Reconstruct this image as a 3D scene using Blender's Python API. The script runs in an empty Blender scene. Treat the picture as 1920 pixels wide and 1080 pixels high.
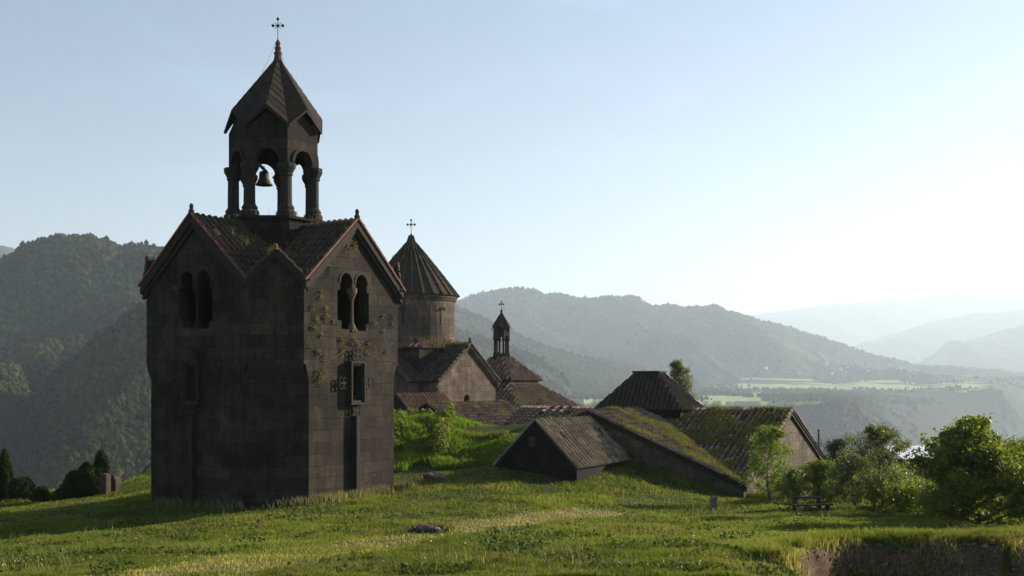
import bpy, math, random
import numpy as np
from mathutils import Vector, Matrix
from mathutils.geometry import tessellate_polygon

random.seed(7)
rng = np.random.default_rng(11)
F, HY = 2050.0, 722.0            # focal length and horizon row in 1920-wide pixels
C = bpy.context.scene.collection
sc = bpy.context.scene

# ------------------------------------------------------------------ camera, sky, sun, exposure
cam_d = bpy.data.cameras.new('camera'); cam = bpy.data.objects.new('camera', cam_d); C.objects.link(cam)
cam.location = (0, 0, 0); cam.rotation_euler = (math.radians(90), 0, 0)
cam_d.sensor_width = 36; cam_d.lens = 36 * F / 1920
cam_d.shift_y = (HY - 540) / 1920
cam_d.clip_start = 0.5; cam_d.clip_end = 60000
sc.camera = cam

SUN_AZ, SUN_EL = math.radians(61), math.radians(20)     # azimuth clockwise from +Y (view direction)
world = bpy.data.worlds.new('World'); sc.world = world; world.use_nodes = True
wt = world.node_tree; wt.nodes.clear()
wo = wt.nodes.new('ShaderNodeOutputWorld'); wb = wt.nodes.new('ShaderNodeBackground')
sk = wt.nodes.new('ShaderNodeTexSky'); sk.sky_type = 'NISHITA'; sk.sun_disc = False
sk.sun_elevation = SUN_EL; sk.sun_rotation = SUN_AZ
sk.altitude = 900; sk.air_density = 1.0; sk.dust_density = .3; sk.ozone_density = 1.2
wb.inputs['Strength'].default_value = 0.055
wc = wt.nodes.new('ShaderNodeTexCoord'); wm = wt.nodes.new('ShaderNodeMapping'); wm.inputs['Scale'].default_value = (2.2, 1.2, 9); wm.inputs['Rotation'].default_value = (.25, .12, 0)
wn_ = wt.nodes.new('ShaderNodeTexNoise'); wn_.inputs['Scale'].default_value = 1.6; wn_.inputs['Detail'].default_value = 8; wn_.inputs['Roughness'].default_value = .62; wn_.inputs['Distortion'].default_value = .4
wr_ = wt.nodes.new('ShaderNodeMapRange'); wr_.inputs[1].default_value = .5; wr_.inputs[2].default_value = .78; wr_.inputs[3].default_value = 1.0; wr_.inputs[4].default_value = 1.3
wx = wt.nodes.new('ShaderNodeVectorMath'); wx.operation = 'SCALE'
wt.links.new(wc.outputs['Generated'], wm.inputs[0]); wt.links.new(wm.outputs[0], wn_.inputs['Vector']); wt.links.new(wn_.outputs['Fac'], wr_.inputs[0])
wt.links.new(sk.outputs[0], wx.inputs[0]); wt.links.new(wr_.outputs[0], wx.inputs['Scale']); wt.links.new(wx.outputs[0], wb.inputs['Color']); wt.links.new(wb.outputs[0], wo.inputs['Surface'])

sun_d = bpy.data.lights.new('sun', 'SUN'); sun = bpy.data.objects.new('sun', sun_d); C.objects.link(sun)
sun_d.energy = 5.0; sun_d.angle = math.radians(0.5); sun_d.color = (1.0, 0.89, 0.74)
sdir = Vector((math.sin(SUN_AZ) * math.cos(SUN_EL), math.cos(SUN_AZ) * math.cos(SUN_EL), math.sin(SUN_EL)))
sun.rotation_euler = sdir.to_track_quat('Z', 'Y').to_euler()

sc.view_settings.view_transform = 'Standard'; sc.view_settings.look = 'None'
sc.view_settings.exposure = 1.25; sc.view_settings.gamma = 1.0
sc.cycles.max_bounces = 6; sc.cycles.diffuse_bounces = 2; sc.cycles.volume_bounces = 1
sc.cycles.transmission_bounces = 4; sc.cycles.glossy_bounces = 2
sc.cycles.use_denoising = True
sc.cycles.sample_clamp_indirect = 4

# ------------------------------------------------------------------ helpers
def P(px, py, Y):
    return Vector(((px - 960) / F * Y, Y, (HY - py) / F * Y))

def tag(o, label=None, cat=None, group=None, kind=None):
    if label: o['label'] = label
    if cat: o['category'] = cat
    if group: o['group'] = group
    if kind: o['kind'] = kind
    return o

def thing(name, loc, rot, label, cat, group=None):
    o = bpy.data.objects.new(name, None); C.objects.link(o)
    o.location = loc; o.rotation_euler = (0, 0, rot); o.empty_display_size = .3
    return tag(o, label, cat, group)

def np_mesh(name, V, faces_by_size, mat, parent=None, smooth=False, uv=False):
    """faces_by_size: list of int arrays (n,k)"""
    me = bpy.data.meshes.new(name)
    V = np.asarray(V, dtype=np.float32)
    me.vertices.add(len(V)); me.vertices.foreach_set('co', V.ravel())
    loops = np.concatenate([f.ravel() for f in faces_by_size]).astype(np.int32)
    tot = np.concatenate([np.full(len(f), f.shape[1]) for f in faces_by_size]).astype(np.int32)
    st = np.concatenate([[0], np.cumsum(tot)[:-1]]).astype(np.int32)
    me.loops.add(len(loops)); me.loops.foreach_set('vertex_index', loops)
    me.polygons.add(len(tot)); me.polygons.foreach_set('loop_start', st); me.polygons.foreach_set('loop_total', tot)
    if smooth: me.polygons.foreach_set('use_smooth', np.ones(len(tot), dtype=bool))
    me.update(calc_edges=True); me.validate()
    me.materials.append(mat)
    o = bpy.data.objects.new(name, me); C.objects.link(o)
    if parent is not None: o.parent = parent
    return o

class MB:
    def __init__(s, z0=0.0): s.v = []; s.f = []; s.z0 = z0
    def add(s, vs, fs):
        b = len(s.v); s.v += [tuple(v) for v in vs]; s.f += [tuple(i + b for i in f) for f in fs]
    def box(s, c, size, R=None, taper=1.0):
        hx, hy, hz = size[0] / 2, size[1] / 2, size[2] / 2
        vs = []
        for z, k in ((-hz, 1), (hz, taper)):
            for x, y in ((-hx, -hy), (hx, -hy), (hx, hy), (-hx, hy)):
                p = Vector((x * k, y * k, z))
                if R is not None: p = R @ p
                vs.append(p + Vector(c))
        s.add(vs, [(0, 3, 2, 1), (4, 5, 6, 7), (0, 1, 5, 4), (1, 2, 6, 5), (2, 3, 7, 6), (3, 0, 4, 7)])
    def bar(s, a, b, w, h=None, n=4, up=Vector((0, 0, 1)), w2=None):
        """prismatic bar from a to b"""
        a = Vector(a); b = Vector(b); d = (b - a).normalized(); h = w if h is None else h
        x = d.cross(up)
        if x.length < 1e-4: x = d.cross(Vector((1, 0, 0)))
        x.normalize(); y = x.cross(d)
        k2 = 1.0 if w2 is None else w2 / w
        vs = []
        for p, k in ((a, 1), (b, k2)):
            for i in range(n):
                t = 2 * math.pi * (i + .5) / n
                q = 1 / math.cos(math.pi / n) if n == 4 else 1.0
                vs.append(p + x * (math.cos(t) * w / 2 * q * k) + y * (math.sin(t) * h / 2 * q * k))
        fs = [tuple(range(n - 1, -1, -1)), tuple(range(n, 2 * n))]
        fs += [(i, (i + 1) % n, (i + 1) % n + n, i + n) for i in range(n)]
        s.add(vs, fs)
    def tube(s, pts, rad, n=6):
        prev = None; base = len(s.v); x = None
        for i, p in enumerate(pts):
            p = Vector(p)
            d = (Vector(pts[min(i + 1, len(pts) - 1)]) - Vector(pts[max(i - 1, 0)])).normalized()
            if x is None:
                x = d.cross(Vector((.3, .9, .1))).normalized()
            x = (x - d * x.dot(d)).normalized(); y = d.cross(x)
            for k in range(n):
                t = 2 * math.pi * k / n
                q = p + x * math.cos(t) * rad[i] + y * math.sin(t) * rad[i]
                s.v.append(tuple(q))
        for i in range(len(pts) - 1):
            for k in range(n):
                a = base + i * n + k; b = base + i * n + (k + 1) % n
                s.f.append((a, b, b + n, a + n))
        s.f.append(tuple(base + k for k in range(n - 1, -1, -1)))
        s.f.append(tuple(base + (len(pts) - 1) * n + k for k in range(n)))
    def lathe(s, c, prof, n=16, ang=0.0, sx=1.0):
        base = len(s.v); c = Vector(c)
        for r, z in prof:
            for k in range(n):
                t = 2 * math.pi * k / n + ang
                s.v.append((c.x + r * math.cos(t) * sx, c.y + r * math.sin(t), c.z + z))
        m = len(prof)
        for i in range(m - 1):
            for k in range(n):
                a = base + i * n + k; b = base + i * n + (k + 1) % n
                s.f.append((a, b, b + n, a + n))
        s.f.append(tuple(base + k for k in range(n - 1, -1, -1)))
        s.f.append(tuple(base + (m - 1) * n + k for k in range(n)))
    def prism(s, poly, off):
        """poly: 3d points (planar), extruded by vector off"""
        n = len(poly); off = Vector(off)
        vs = [Vector(p) for p in poly] + [Vector(p) + off for p in poly]
        tr = tessellate_polygon([[Vector(p) for p in poly]])
        fs = [tuple(t) for t in tr] + [tuple(i + n for i in reversed(t)) for t in tr]
        fs += [(i, (i + 1) % n, (i + 1) % n + n, i + n) for i in range(n)]
        s.add(vs, fs)
    def holed(s, outer, holes, O, T, N, depth):
        """wall face in plane (O + s*T + z*Z), holes get reveals going in by depth"""
        loops = [outer] + holes
        l3 = [[Vector(O) + Vector(T) * a + Vector((0, 0, b)) for a, b in L] for L in loops]
        flat = [p for L in l3 for p in L]
        tr = tessellate_polygon([[Vector((a, b, 0)) for a, b in L] for L in loops])
        s.add(flat, [tuple(t) for t in tr])
        for L in l3[1:]:
            m = len(L); back = [p - Vector(N) * depth for p in L]
            s.add(L + back, [(i, (i + 1) % m, (i + 1) % m + m, i + m) for i in range(m)])
    def build(s, name, mat, parent=None, bevel=0, smooth=False):
        me = bpy.data.meshes.new(name)
        vs = [(v[0], v[1], v[2] - s.z0) for v in s.v]
        me.from_pydata(vs, [], s.f); me.update()
        me.materials.append(mat)
        # box-projected uv in metres
        uvl = me.uv_layers.new(name='uv')
        n = len(me.loops); uv = np.zeros((n, 2), dtype=np.float32)
        for p in me.polygons:
            nn = p.normal
            t = Vector((-nn.y, nn.x, 0))
            if t.length < .05: t = Vector((1, 0, 0))
            t.normalize(); w = nn.cross(t)
            for li in p.loop_indices:
                co = me.vertices[me.loops[li].vertex_index].co
                uv[li] = (co.dot(t), co.dot(w))
        uvl.data.foreach_set('uv', uv.ravel())
        if smooth:
            for p in me.polygons: p.use_smooth = True
        o = bpy.data.objects.new(name, me); C.objects.link(o)
        if parent is not None: o.parent = parent
        if bevel:
            b = o.modifiers.new('bevel', 'BEVEL'); b.width = bevel; b.segments = 1; b.limit_method = 'ANGLE'
        return o

# ---- value noise
def _h(ix, iy, seed):
    n = (ix.astype(np.int64) * 374761393 + iy.astype(np.int64) * 668265263 + seed * 1442695041) & 0x7fffffff
    n = (n ^ (n >> 13)) * 1274126177 & 0x7fffffff
    n = (n ^ (n >> 16)) & 0xffff
    return n / 65535.0
def vnoise(x, y, seed=0):
    ix = np.floor(x); iy = np.floor(y); fx = x - ix; fy = y - iy
    fx = fx * fx * fx * (fx * (fx * 6 - 15) + 10); fy = fy * fy * fy * (fy * (fy * 6 - 15) + 10)
    a = _h(ix, iy, seed); b = _h(ix + 1, iy, seed); c = _h(ix, iy + 1, seed); d = _h(ix + 1, iy + 1, seed)
    return (a + (b - a) * fx) * (1 - fy) + (c + (d - c) * fx) * fy
def fbm(x, y, oct=4, seed=0):
    s = 0; a = .5; t = 0
    for i in range(oct):
        s = s + a * vnoise(x, y, seed + i * 17); t += a; a *= .5
        x, y = x * 1.93 + y * .55 + 3.1, y * 1.93 - x * .55 + 1.7
    return s / t
def ridged(x, y, oct=4, seed=0):
    s = 0; a = .5; t = 0
    for i in range(oct):
        s = s + a * (1 - np.abs(2 * vnoise(x, y, seed + i * 17) - 1)); t += a; a *= .5
        x, y = x * 1.93 + y * .55 + 3.1, y * 1.93 - x * .55 + 1.7
    return s / t
def sstep(a, b, x):
    t = np.clip((x - a) / (b - a), 0, 1); return t * t * (3 - 2 * t)

# ------------------------------------------------------------------ materials
def newmat(name):
    m = bpy.data.materials.new(name); m.use_nodes = True; t = m.node_tree; t.nodes.clear()
    out = t.nodes.new('ShaderNodeOutputMaterial')
    return m, t, out
def N(t, ty, **kw):
    n = t.nodes.new(ty)
    for k, v in kw.items():
        if hasattr(n, k): setattr(n, k, v)
        else: n.inputs[k].default_value = v
    return n
def ramp(t, stops, fac=None, interp='LINEAR'):
    r = t.nodes.new('ShaderNodeValToRGB'); e = r.color_ramp.elements; r.color_ramp.interpolation = interp
    while len(e) < len(stops): e.new(.5)
    for i, (p, c) in enumerate(stops):
        e[i].position = p; e[i].color = (*c, 1) if len(c) == 3 else c
    if fac is not None: t.links.new(fac, r.inputs[0])
    return r
def mixc(t, fac, a, b, mode='MIX'):
    m = t.nodes.new('ShaderNodeMix'); m.data_type = 'RGBA'; m.blend_type = mode; m.clamp_factor = True
    for v, i in ((fac, 0), (a, 6), (b, 7)):
        if hasattr(v, 'is_linked'): t.links.new(v, m.inputs[i])
        else: m.inputs[i].default_value = v if i == 0 else (*v, 1)
    return m.outputs[2]
def noise(t, vec, scale, detail=4, rough=.6, out='Fac'):
    n = N(t, 'ShaderNodeTexNoise'); n.inputs['Scale'].default_value = scale; n.inputs['Detail'].default_value = detail
    n.inputs['Roughness'].default_value = rough
    if vec is not None: t.links.new(vec, n.inputs['Vector'])
    return n.outputs[out]
def principled(t, out, col, rough=.9, spec=.2, bump=None, strength=.4, dist=.02, metal=0.0):
    p = N(t, 'ShaderNodeBsdfPrincipled'); p.inputs['Roughness'].default_value = rough
    p.inputs['Specular IOR Level'].default_value = spec; p.inputs['Metallic'].default_value = metal
    if hasattr(col, 'is_linked'): t.links.new(col, p.inputs['Base Color'])
    else: p.inputs['Base Color'].default_value = (*col, 1)
    if bump is not None:
        b = N(t, 'ShaderNodeBump'); b.inputs['Strength'].default_value = strength; b.inputs['Distance'].default_value = dist
        t.links.new(bump, b.inputs['Height']); t.links.new(b.outputs[0], p.inputs['Normal'])
    t.links.new(p.outputs[0], out.inputs['Surface'])
    return p

def stone_mat(name, c1, c2, lichen, bw=.75, bh=.48, seed=0.0):
    m, t, out = newmat(name)
    uvn = N(t, 'ShaderNodeTexCoord'); uv = uvn.outputs['UV']; obj = uvn.outputs['Object']
    wn = N(t, 'ShaderNodeTexNoise'); wn.inputs['Scale'].default_value = 1.1
    mp = N(t, 'ShaderNodeMapping'); t.links.new(uv, mp.inputs[0]); mp.inputs['Location'].default_value = (seed, seed * .3, 0)
    wv = N(t, 'ShaderNodeVectorMath', operation='MULTIPLY_ADD')
    t.links.new(mp.outputs[0], wn.inputs['Vector'])
    t.links.new(wn.outputs['Color'], wv.inputs[0]); wv.inputs[1].default_value = (.06, .03, 0); t.links.new(mp.outputs[0], wv.inputs[2])
    br = N(t, 'ShaderNodeTexBrick'); t.links.new(wv.outputs[0], br.inputs['Vector'])
    br.inputs['Scale'].default_value = 1; br.inputs['Brick Width'].default_value = bw; br.inputs['Row Height'].default_value = bh
    br.inputs['Mortar Size'].default_value = .011; br.inputs['Mortar Smooth'].default_value = .6; br.inputs['Bias'].default_value = -.1
    br.inputs['Color1'].default_value = (*c1, 1); br.inputs['Color2'].default_value = (*c2, 1)
    br.inputs['Mortar'].default_value = (c1[0] * .4, c1[1] * .4, c1[2] * .4, 1); br.offset = .43; br.squash = 1.35; br.squash_frequency = 3
    n1 = noise(t, obj, .55, 6, .65); n2 = noise(t, obj, 7, 5, .7)
    col = mixc(t, .75, br.outputs['Color'], ramp(t, [(.3, (.3, .3, .3)), (.5, (.9, .88, .85)), (.7, (1.7, 1.58, 1.4))], n1).outputs[0], 'MULTIPLY')
    col = mixc(t, .7, col, ramp(t, [(.3, (.55, .55, .55)), (.7, (1.35, 1.35, 1.35))], n2).outputs[0], 'MULTIPLY')
    # vertical rain streaks
    mp2 = N(t, 'ShaderNodeMapping'); t.links.new(obj, mp2.inputs[0]); mp2.inputs['Scale'].default_value = (3, 3, .35)
    n3 = noise(t, mp2.outputs[0], 1.3, 5, .6)
    col = mixc(t, .55, col, ramp(t, [(.35, (.5, .5, .52)), (.55, (1, 1, 1)), (.72, (1.3, 1.25, 1.2))], n3).outputs[0], 'MULTIPLY')
    n4 = noise(t, obj, 2.3, 6, .75)
    col = mixc(t, ramp(t, [(.6, (0, 0, 0)), (.7, (.75, .75, .75))], n4).outputs[0], col, lichen)
    hm = N(t, 'ShaderNodeMath', operation='MULTIPLY_ADD')
    t.links.new(n2, hm.inputs[0]); hm.inputs[1].default_value = .5
    inv = N(t, 'ShaderNodeMath', operation='SUBTRACT'); inv.inputs[0].default_value = 1; t.links.new(br.outputs['Fac'], inv.inputs[1])
    t.links.new(inv.outputs[0], hm.inputs[2])
    principled(t, out, col, .92, .15, hm.outputs[0], .8, .03)
    return m

def tile_mat(name, cols, moss, mossiness):
    m, t, out = newmat(name)
    tc = N(t, 'ShaderNodeTexCoord'); obj = tc.outputs['Object']
    gi = N(t, 'ShaderNodeNewGeometry')
    c = ramp(t, [(i / (len(cols) - 1), q) for i, q in enumerate(cols)], gi.outputs['Random Per Island']).outputs[0]
    n1 = noise(t, obj, .8, 6, .7); n2 = noise(t, obj, 9, 4, .7)
    c = mixc(t, .7, c, ramp(t, [(.3, (.5, .5, .5)), (.7, (1.3, 1.3, 1.3))], n2).outputs[0], 'MULTIPLY')
    c = mixc(t, ramp(t, [(.62 - mossiness * .3, (0, 0, 0)), (.72 - mossiness * .2, (.9, .9, .9))], n1).outputs[0], c, moss)
    principled(t, out, c, .9, .15, n2, .5, .02)
    return m

def plain_mat(name, c, rough=.8, var=.3, scale=6, metal=0.0, spec=.3):
    m, t, out = newmat(name)
    tc = N(t, 'ShaderNodeTexCoord'); n1 = noise(t, tc.outputs['Object'], scale, 5, .65)
    col = mixc(t, 1.0, tuple(c), ramp(t, [(.3, (1 - var,) * 3), (.7, (1 + var,) * 3)], n1).outputs[0], 'MULTIPLY')
    principled(t, out, col, rough, spec, n1, .3, .02, metal)
    return m

def leaf_mat(name, cols, trans=.4, world_scale=.25, worldvar=.35, rough=.55, spec=.3, dry=None):
    m, t, out = newmat(name)
    gi = N(t, 'ShaderNodeNewGeometry')
    c = ramp(t, [(i / (len(cols) - 1), q) for i, q in enumerate(cols)], gi.outputs['Random Per Island']).outputs[0]
    n1 = noise(t, gi.outputs['Position'], world_scale, 5, .65)
    c = mixc(t, 1.0, c, ramp(t, [(.3, (1 - worldvar,) * 3), (.7, (1 + worldvar, 1 + worldvar * .9, 1 + worldvar * .4))], n1).outputs[0], 'MULTIPLY')
    if dry is not None:
        n2 = noise(t, gi.outputs['Position'], world_scale * 1.7, 5, .7)
        c = mixc(t, ramp(t, [(.5, (0, 0, 0)), (.68, (.8, .8, .8))], n2).outputs[0], c, dry)
    p = N(t, 'ShaderNodeBsdfPrincipled'); p.inputs['Roughness'].default_value = rough; p.inputs['Specular IOR Level'].default_value = spec
    t.links.new(c, p.inputs['Base Color'])
    tr = N(t, 'ShaderNodeBsdfTranslucent')
    c2 = mixc(t, 1.0, c, (1.5, 1.45, .7), 'MULTIPLY'); t.links.new(c2, tr.inputs['Color'])
    mx = N(t, 'ShaderNodeMixShader'); mx.inputs[0].default_value = trans
    t.links.new(p.outputs[0], mx.inputs[1]); t.links.new(tr.outputs[0], mx.inputs[2]); t.links.new(mx.outputs[0], out.inputs['Surface'])
    return m

def hill_mat(name, dark, light, meadow, patch_scale, patch_lo, patch_hi, speck):
    m, t, out = newmat(name)
    gi = N(t, 'ShaderNodeNewGeometry'); pos = gi.outputs['Position']
    n1 = noise(t, pos, speck, 5, .75); n2 = noise(t, pos, patch_scale, 7, .62); n3 = noise(t, pos, patch_scale * 3.1, 4, .6)
    c = ramp(t, [(.3, dark), (.68, light)], n1).outputs[0]
    c = mixc(t, .8, c, ramp(t, [(.3, (.6, .6, .65)), (.7, (1.4, 1.35, 1.1))], n3).outputs[0], 'MULTIPLY')
    at = N(t, 'ShaderNodeAttribute'); at.attribute_name = 'meadow'
    add = N(t, 'ShaderNodeMath', operation='ADD'); t.links.new(n2, add.inputs[0]); t.links.new(at.outputs['Fac'], add.inputs[1])
    c = mixc(t, ramp(t, [(patch_lo, (0, 0, 0)), (patch_hi, (.9, .9, .9))], add.outputs[0]).outputs[0], c, meadow)
    principled(t, out, c, 1.0, .05, n1, 1.0, 6.0)
    return m

M = {}
M['stone'] = stone_mat('dark_basalt', (.046, .0375, .029), (.023, .019, .0155), (.09, .082, .055))
M['stone_dark'] = stone_mat('black_basalt', (.03, .025, .02), (.018, .015, .013), (.045, .043, .028), .6, .4, 3.3)
M['stone_pink'] = stone_mat('pinkish_tuff', (.14, .105, .08), (.075, .06, .048), (.22, .2, .16), .8, .5, 1.7)
M['trim'] = plain_mat('carved_stone', (.026, .022, .018), .9, .4, 5)
M['slab'] = tile_mat('roof_slabs', [(.026, .02, .016), (.045, .033, .024), (.034, .026, .02)], (.05, .052, .018), .25)
M['tile'] = tile_mat('mossy_tiles', [(.13, .09, .065), (.24, .155, .11), (.15, .11, .08), (.30, .21, .15)], (.075, .08, .025), .2)
M['tile_dark'] = tile_mat('dark_tiles', [(.045, .038, .032), (.075, .055, .043), (.055, .045, .038)], (.06, .065, .025), .4)
M['tile_pale'] = tile_mat('pale_tiles', [(.18, .14, .10), (.32, .24, .17), (.22, .17, .12), (.38, .30, .22)], (.08, .085, .03), .12)
M['tile_red'] = tile_mat('red_tiles', [(.19, .105, .07), (.28, .17, .12), (.15, .085, .06)], (.08, .09, .03), .1)
M['rim'] = plain_mat('terracotta_rim', (.15, .055, .035), .8, .4, 3)
M['iron'] = plain_mat('iron', (.03, .028, .03), .5, .3, 8, .6)
M['bronze'] = plain_mat('bronze', (.05, .035, .022), .6, .3, 8, .5)
M['bark'] = plain_mat('bark', (.07, .055, .04), .9, .4, 9)
M['wood'] = plain_mat('grey_wood', (.045, .038, .03), .9, .4, 7)
M['red_stone'] = plain_mat('red_tuff', (.075, .048, .035), .9, .4, 5)
M['rock'] = plain_mat('fieldstone', (.17, .13, .11), .95, .45, 6)
M['white'] = plain_mat('white_metal', (.8, .8, .78), .5, .08, 3)
M['brown'] = plain_mat('brown_wall', (.14, .07, .05), .9, .3, 3)
M['pale_roof'] = plain_mat('grey_roof', (.3, .3, .3), .8, .1, 3)
M['pale'] = plain_mat('pale_plaster', (.5, .47, .43), .9, .15, 3)
M['grass'] = leaf_mat('grass_blades', [(.085, .125, .018), (.12, .165, .025), (.18, .20, .048), (.10, .145, .02)], .45, .22, .45, .6, .12, (.24, .21, .08))
M['grass_dry'] = leaf_mat('dry_grass', [(.38, .34, .12), (.30, .29, .09), (.45, .38, .19)], .45, .6, .3, .6, .15)
M['grass_fresh'] = leaf_mat('fresh_grass', [(.09, .16, .012), (.12, .20, .02), (.15, .21, .025)], .5, .6, .3, .6, .15)
M['grass_pale'] = leaf_mat('seeding_grass', [(.17, .17, .10), (.24, .22, .14), (.12, .13, .06)], .45, .6, .3, .7, .1)
M['weed'] = leaf_mat('roof_weeds', [(.08, .10, .022), (.12, .135, .035), (.19, .17, .065), (.09, .11, .02)], .4, .8, .35, .7, .1)
M['leaf'] = leaf_mat('bush_leaves', [(.07, .105, .014), (.11, .155, .02), (.19, .22, .04)], .55, .9, .35, .45, .4)
M['leaf_bright'] = leaf_mat('sapling_leaves', [(.09, .15, .018), (.13, .20, .03), (.17, .22, .04)], .5, .9, .25, .5, .25)
M['leaf_dull'] = leaf_mat('willow_leaves', [(.08, .11, .035), (.12, .15, .055), (.16, .17, .08)], .4, .9, .25, .5, .3)
M['juniper'] = leaf_mat('juniper_needles', [(.025, .04, .012), (.04, .055, .015), (.05, .06, .02)], .2, 1.2, .35, .7, .1)
M['forest'] = hill_mat('forest_hill', (.014, .022, .01), (.045, .055, .02), (.12, .13, .05), .0016, .62, .70, .06)
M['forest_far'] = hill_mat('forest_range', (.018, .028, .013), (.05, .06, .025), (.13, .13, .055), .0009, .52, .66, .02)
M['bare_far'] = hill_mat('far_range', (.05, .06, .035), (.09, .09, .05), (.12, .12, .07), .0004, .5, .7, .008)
M['plateau'] = hill_mat('plateau_fields', (.016, .024, .013), (.04, .045, .022), (.34, .37, .15), .0035, .60, .90, .03)

def ground_mat():
    m, t, out = newmat('meadow_soil')
    gi = N(t, 'ShaderNodeNewGeometry'); pos = gi.outputs['Position']
    n1 = noise(t, pos, .25, 6, .65); n2 = noise(t, pos, 3.5, 6, .7); n3 = noise(t, pos, 14, 5, .7)
    c = ramp(t, [(.3, (.03, .045, .012)), (.5, (.05, .065, .018)), (.7, (.085, .085, .032))], n1).outputs[0]
    c = mixc(t, .7, c, ramp(t, [(.3, (.45, .45, .4)), (.7, (1.4, 1.4, 1.2))], n2).outputs[0], 'MULTIPLY')
    at = N(t, 'ShaderNodeAttribute'); at.attribute_name = 'worn'
    c = mixc(t, at.outputs['Fac'], c, ramp(t, [(.3, (.10, .085, .04)), (.7, (.20, .17, .085))], n3).outputs[0])
    mps = N(t, 'ShaderNodeMapping'); t.links.new(pos, mps.inputs[0]); mps.inputs['Scale'].default_value = (1.2, 1.2, 9)
    ns = noise(t, mps.outputs[0], 1.0, 6, .75)
    mixn = N(t, 'ShaderNodeMath', operation='MULTIPLY_ADD'); t.links.new(n3, mixn.inputs[0]); mixn.inputs[1].default_value = .5
    hf = N(t, 'ShaderNodeMath', operation='MULTIPLY'); t.links.new(ns, hf.inputs[0]); hf.inputs[1].default_value = .5; t.links.new(hf.outputs[0], mixn.inputs[2])
    sx = N(t, 'ShaderNodeSeparateXYZ'); t.links.new(gi.outputs['Normal'], sx.inputs[0])
    soil = ramp(t, [(.3, (.03, .019, .011)), (.5, (.10, .065, .04)), (.7, (.20, .145, .095))], mixn.outputs[0]).outputs[0]
    c = mixc(t, ramp(t, [(.60, (1, 1, 1)), (.82, (0, 0, 0))], sx.outputs[2]).outputs[0], c, soil)
    principled(t, out, c, 1.0, .05, n3, .7, .05)
    return m
M['ground'] = ground_mat()

# ------------------------------------------------------------------ ground
ctrl = [  # px, py, Y on the near hill
    (0, 1080, 20.5), (480, 1080, 20.3), (960, 1080, 20), (1400, 1080, 20), (1900, 1062, 21.5),
    (583, 947, 43.7), (735, 919, 49), (287, 935, 47.5), (430, 962, 42), (0, 1020, 37.3), (0, 968, 48), (0, 936, 58),
    (120, 932, 57), (190, 930, 56), (240, 914, 57), (285, 904, 58),
    (1078, 906, 51.7), (935, 880, 53.2), (1000, 905, 51), (960, 1000, 32), (880, 915, 49), (830, 915, 49), (900, 880, 55),
    (800, 880, 57), (860, 858, 61), (820, 800, 66), (760, 800, 68), (880, 812, 68), (780, 840, 62), (960, 820, 70),
    (1395, 938, 54), (1240, 918, 53), (1340, 958, 46.5), (1450, 942, 50), (1520, 955, 44), (1650, 960, 42), (1800, 992, 35), (1910, 1000, 33),
    (1450, 1017, 27.5), (1700, 1018, 27), (1920, 1020, 26.5), (1150, 1000, 31), (700, 1000, 33), (300, 986, 40.9),
    (958, 822, 58.5), (1000, 795, 63.5), (1045, 785, 67), (905, 838, 60), (1600, 900, 62), (1850, 900, 60), (800, 790, 100), (1100, 790, 110), (1500, 850, 90), (600, 880, 62), (350, 880, 64),
]
cp = np.array([tuple(P(*c)) for c in ctrl] + [(0, 0, -1.7), (-14, 0, -2.2), (14, 0, -1.9), (-7, 8, -2.5), (8, 8, -2.3), (-20, 15, -3.9), (20, 14, -3.2)])
def _tps(r2): return np.where(r2 > 1e-9, r2 * np.log(np.maximum(r2, 1e-9)) * .5, 0)
_n = len(cp)
_K = _tps(((cp[:, None, :2] - cp[None, :, :2]) ** 2).sum(-1)) + np.eye(_n) * 6.0
_Pm = np.c_[np.ones(_n), cp[:, :2]]
_A = np.block([[_K, _Pm], [_Pm.T, np.zeros((3, 3))]])
_w = np.linalg.solve(_A, np.r_[cp[:, 2], 0, 0, 0])
def lip(X): return 26.6 + 1.0 * (fbm(X * .45, X * 0 + 3.3, 3, 5) - .5) * 2 - 3.6 * (1 - sstep(5.3, 7.6, X))
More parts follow.
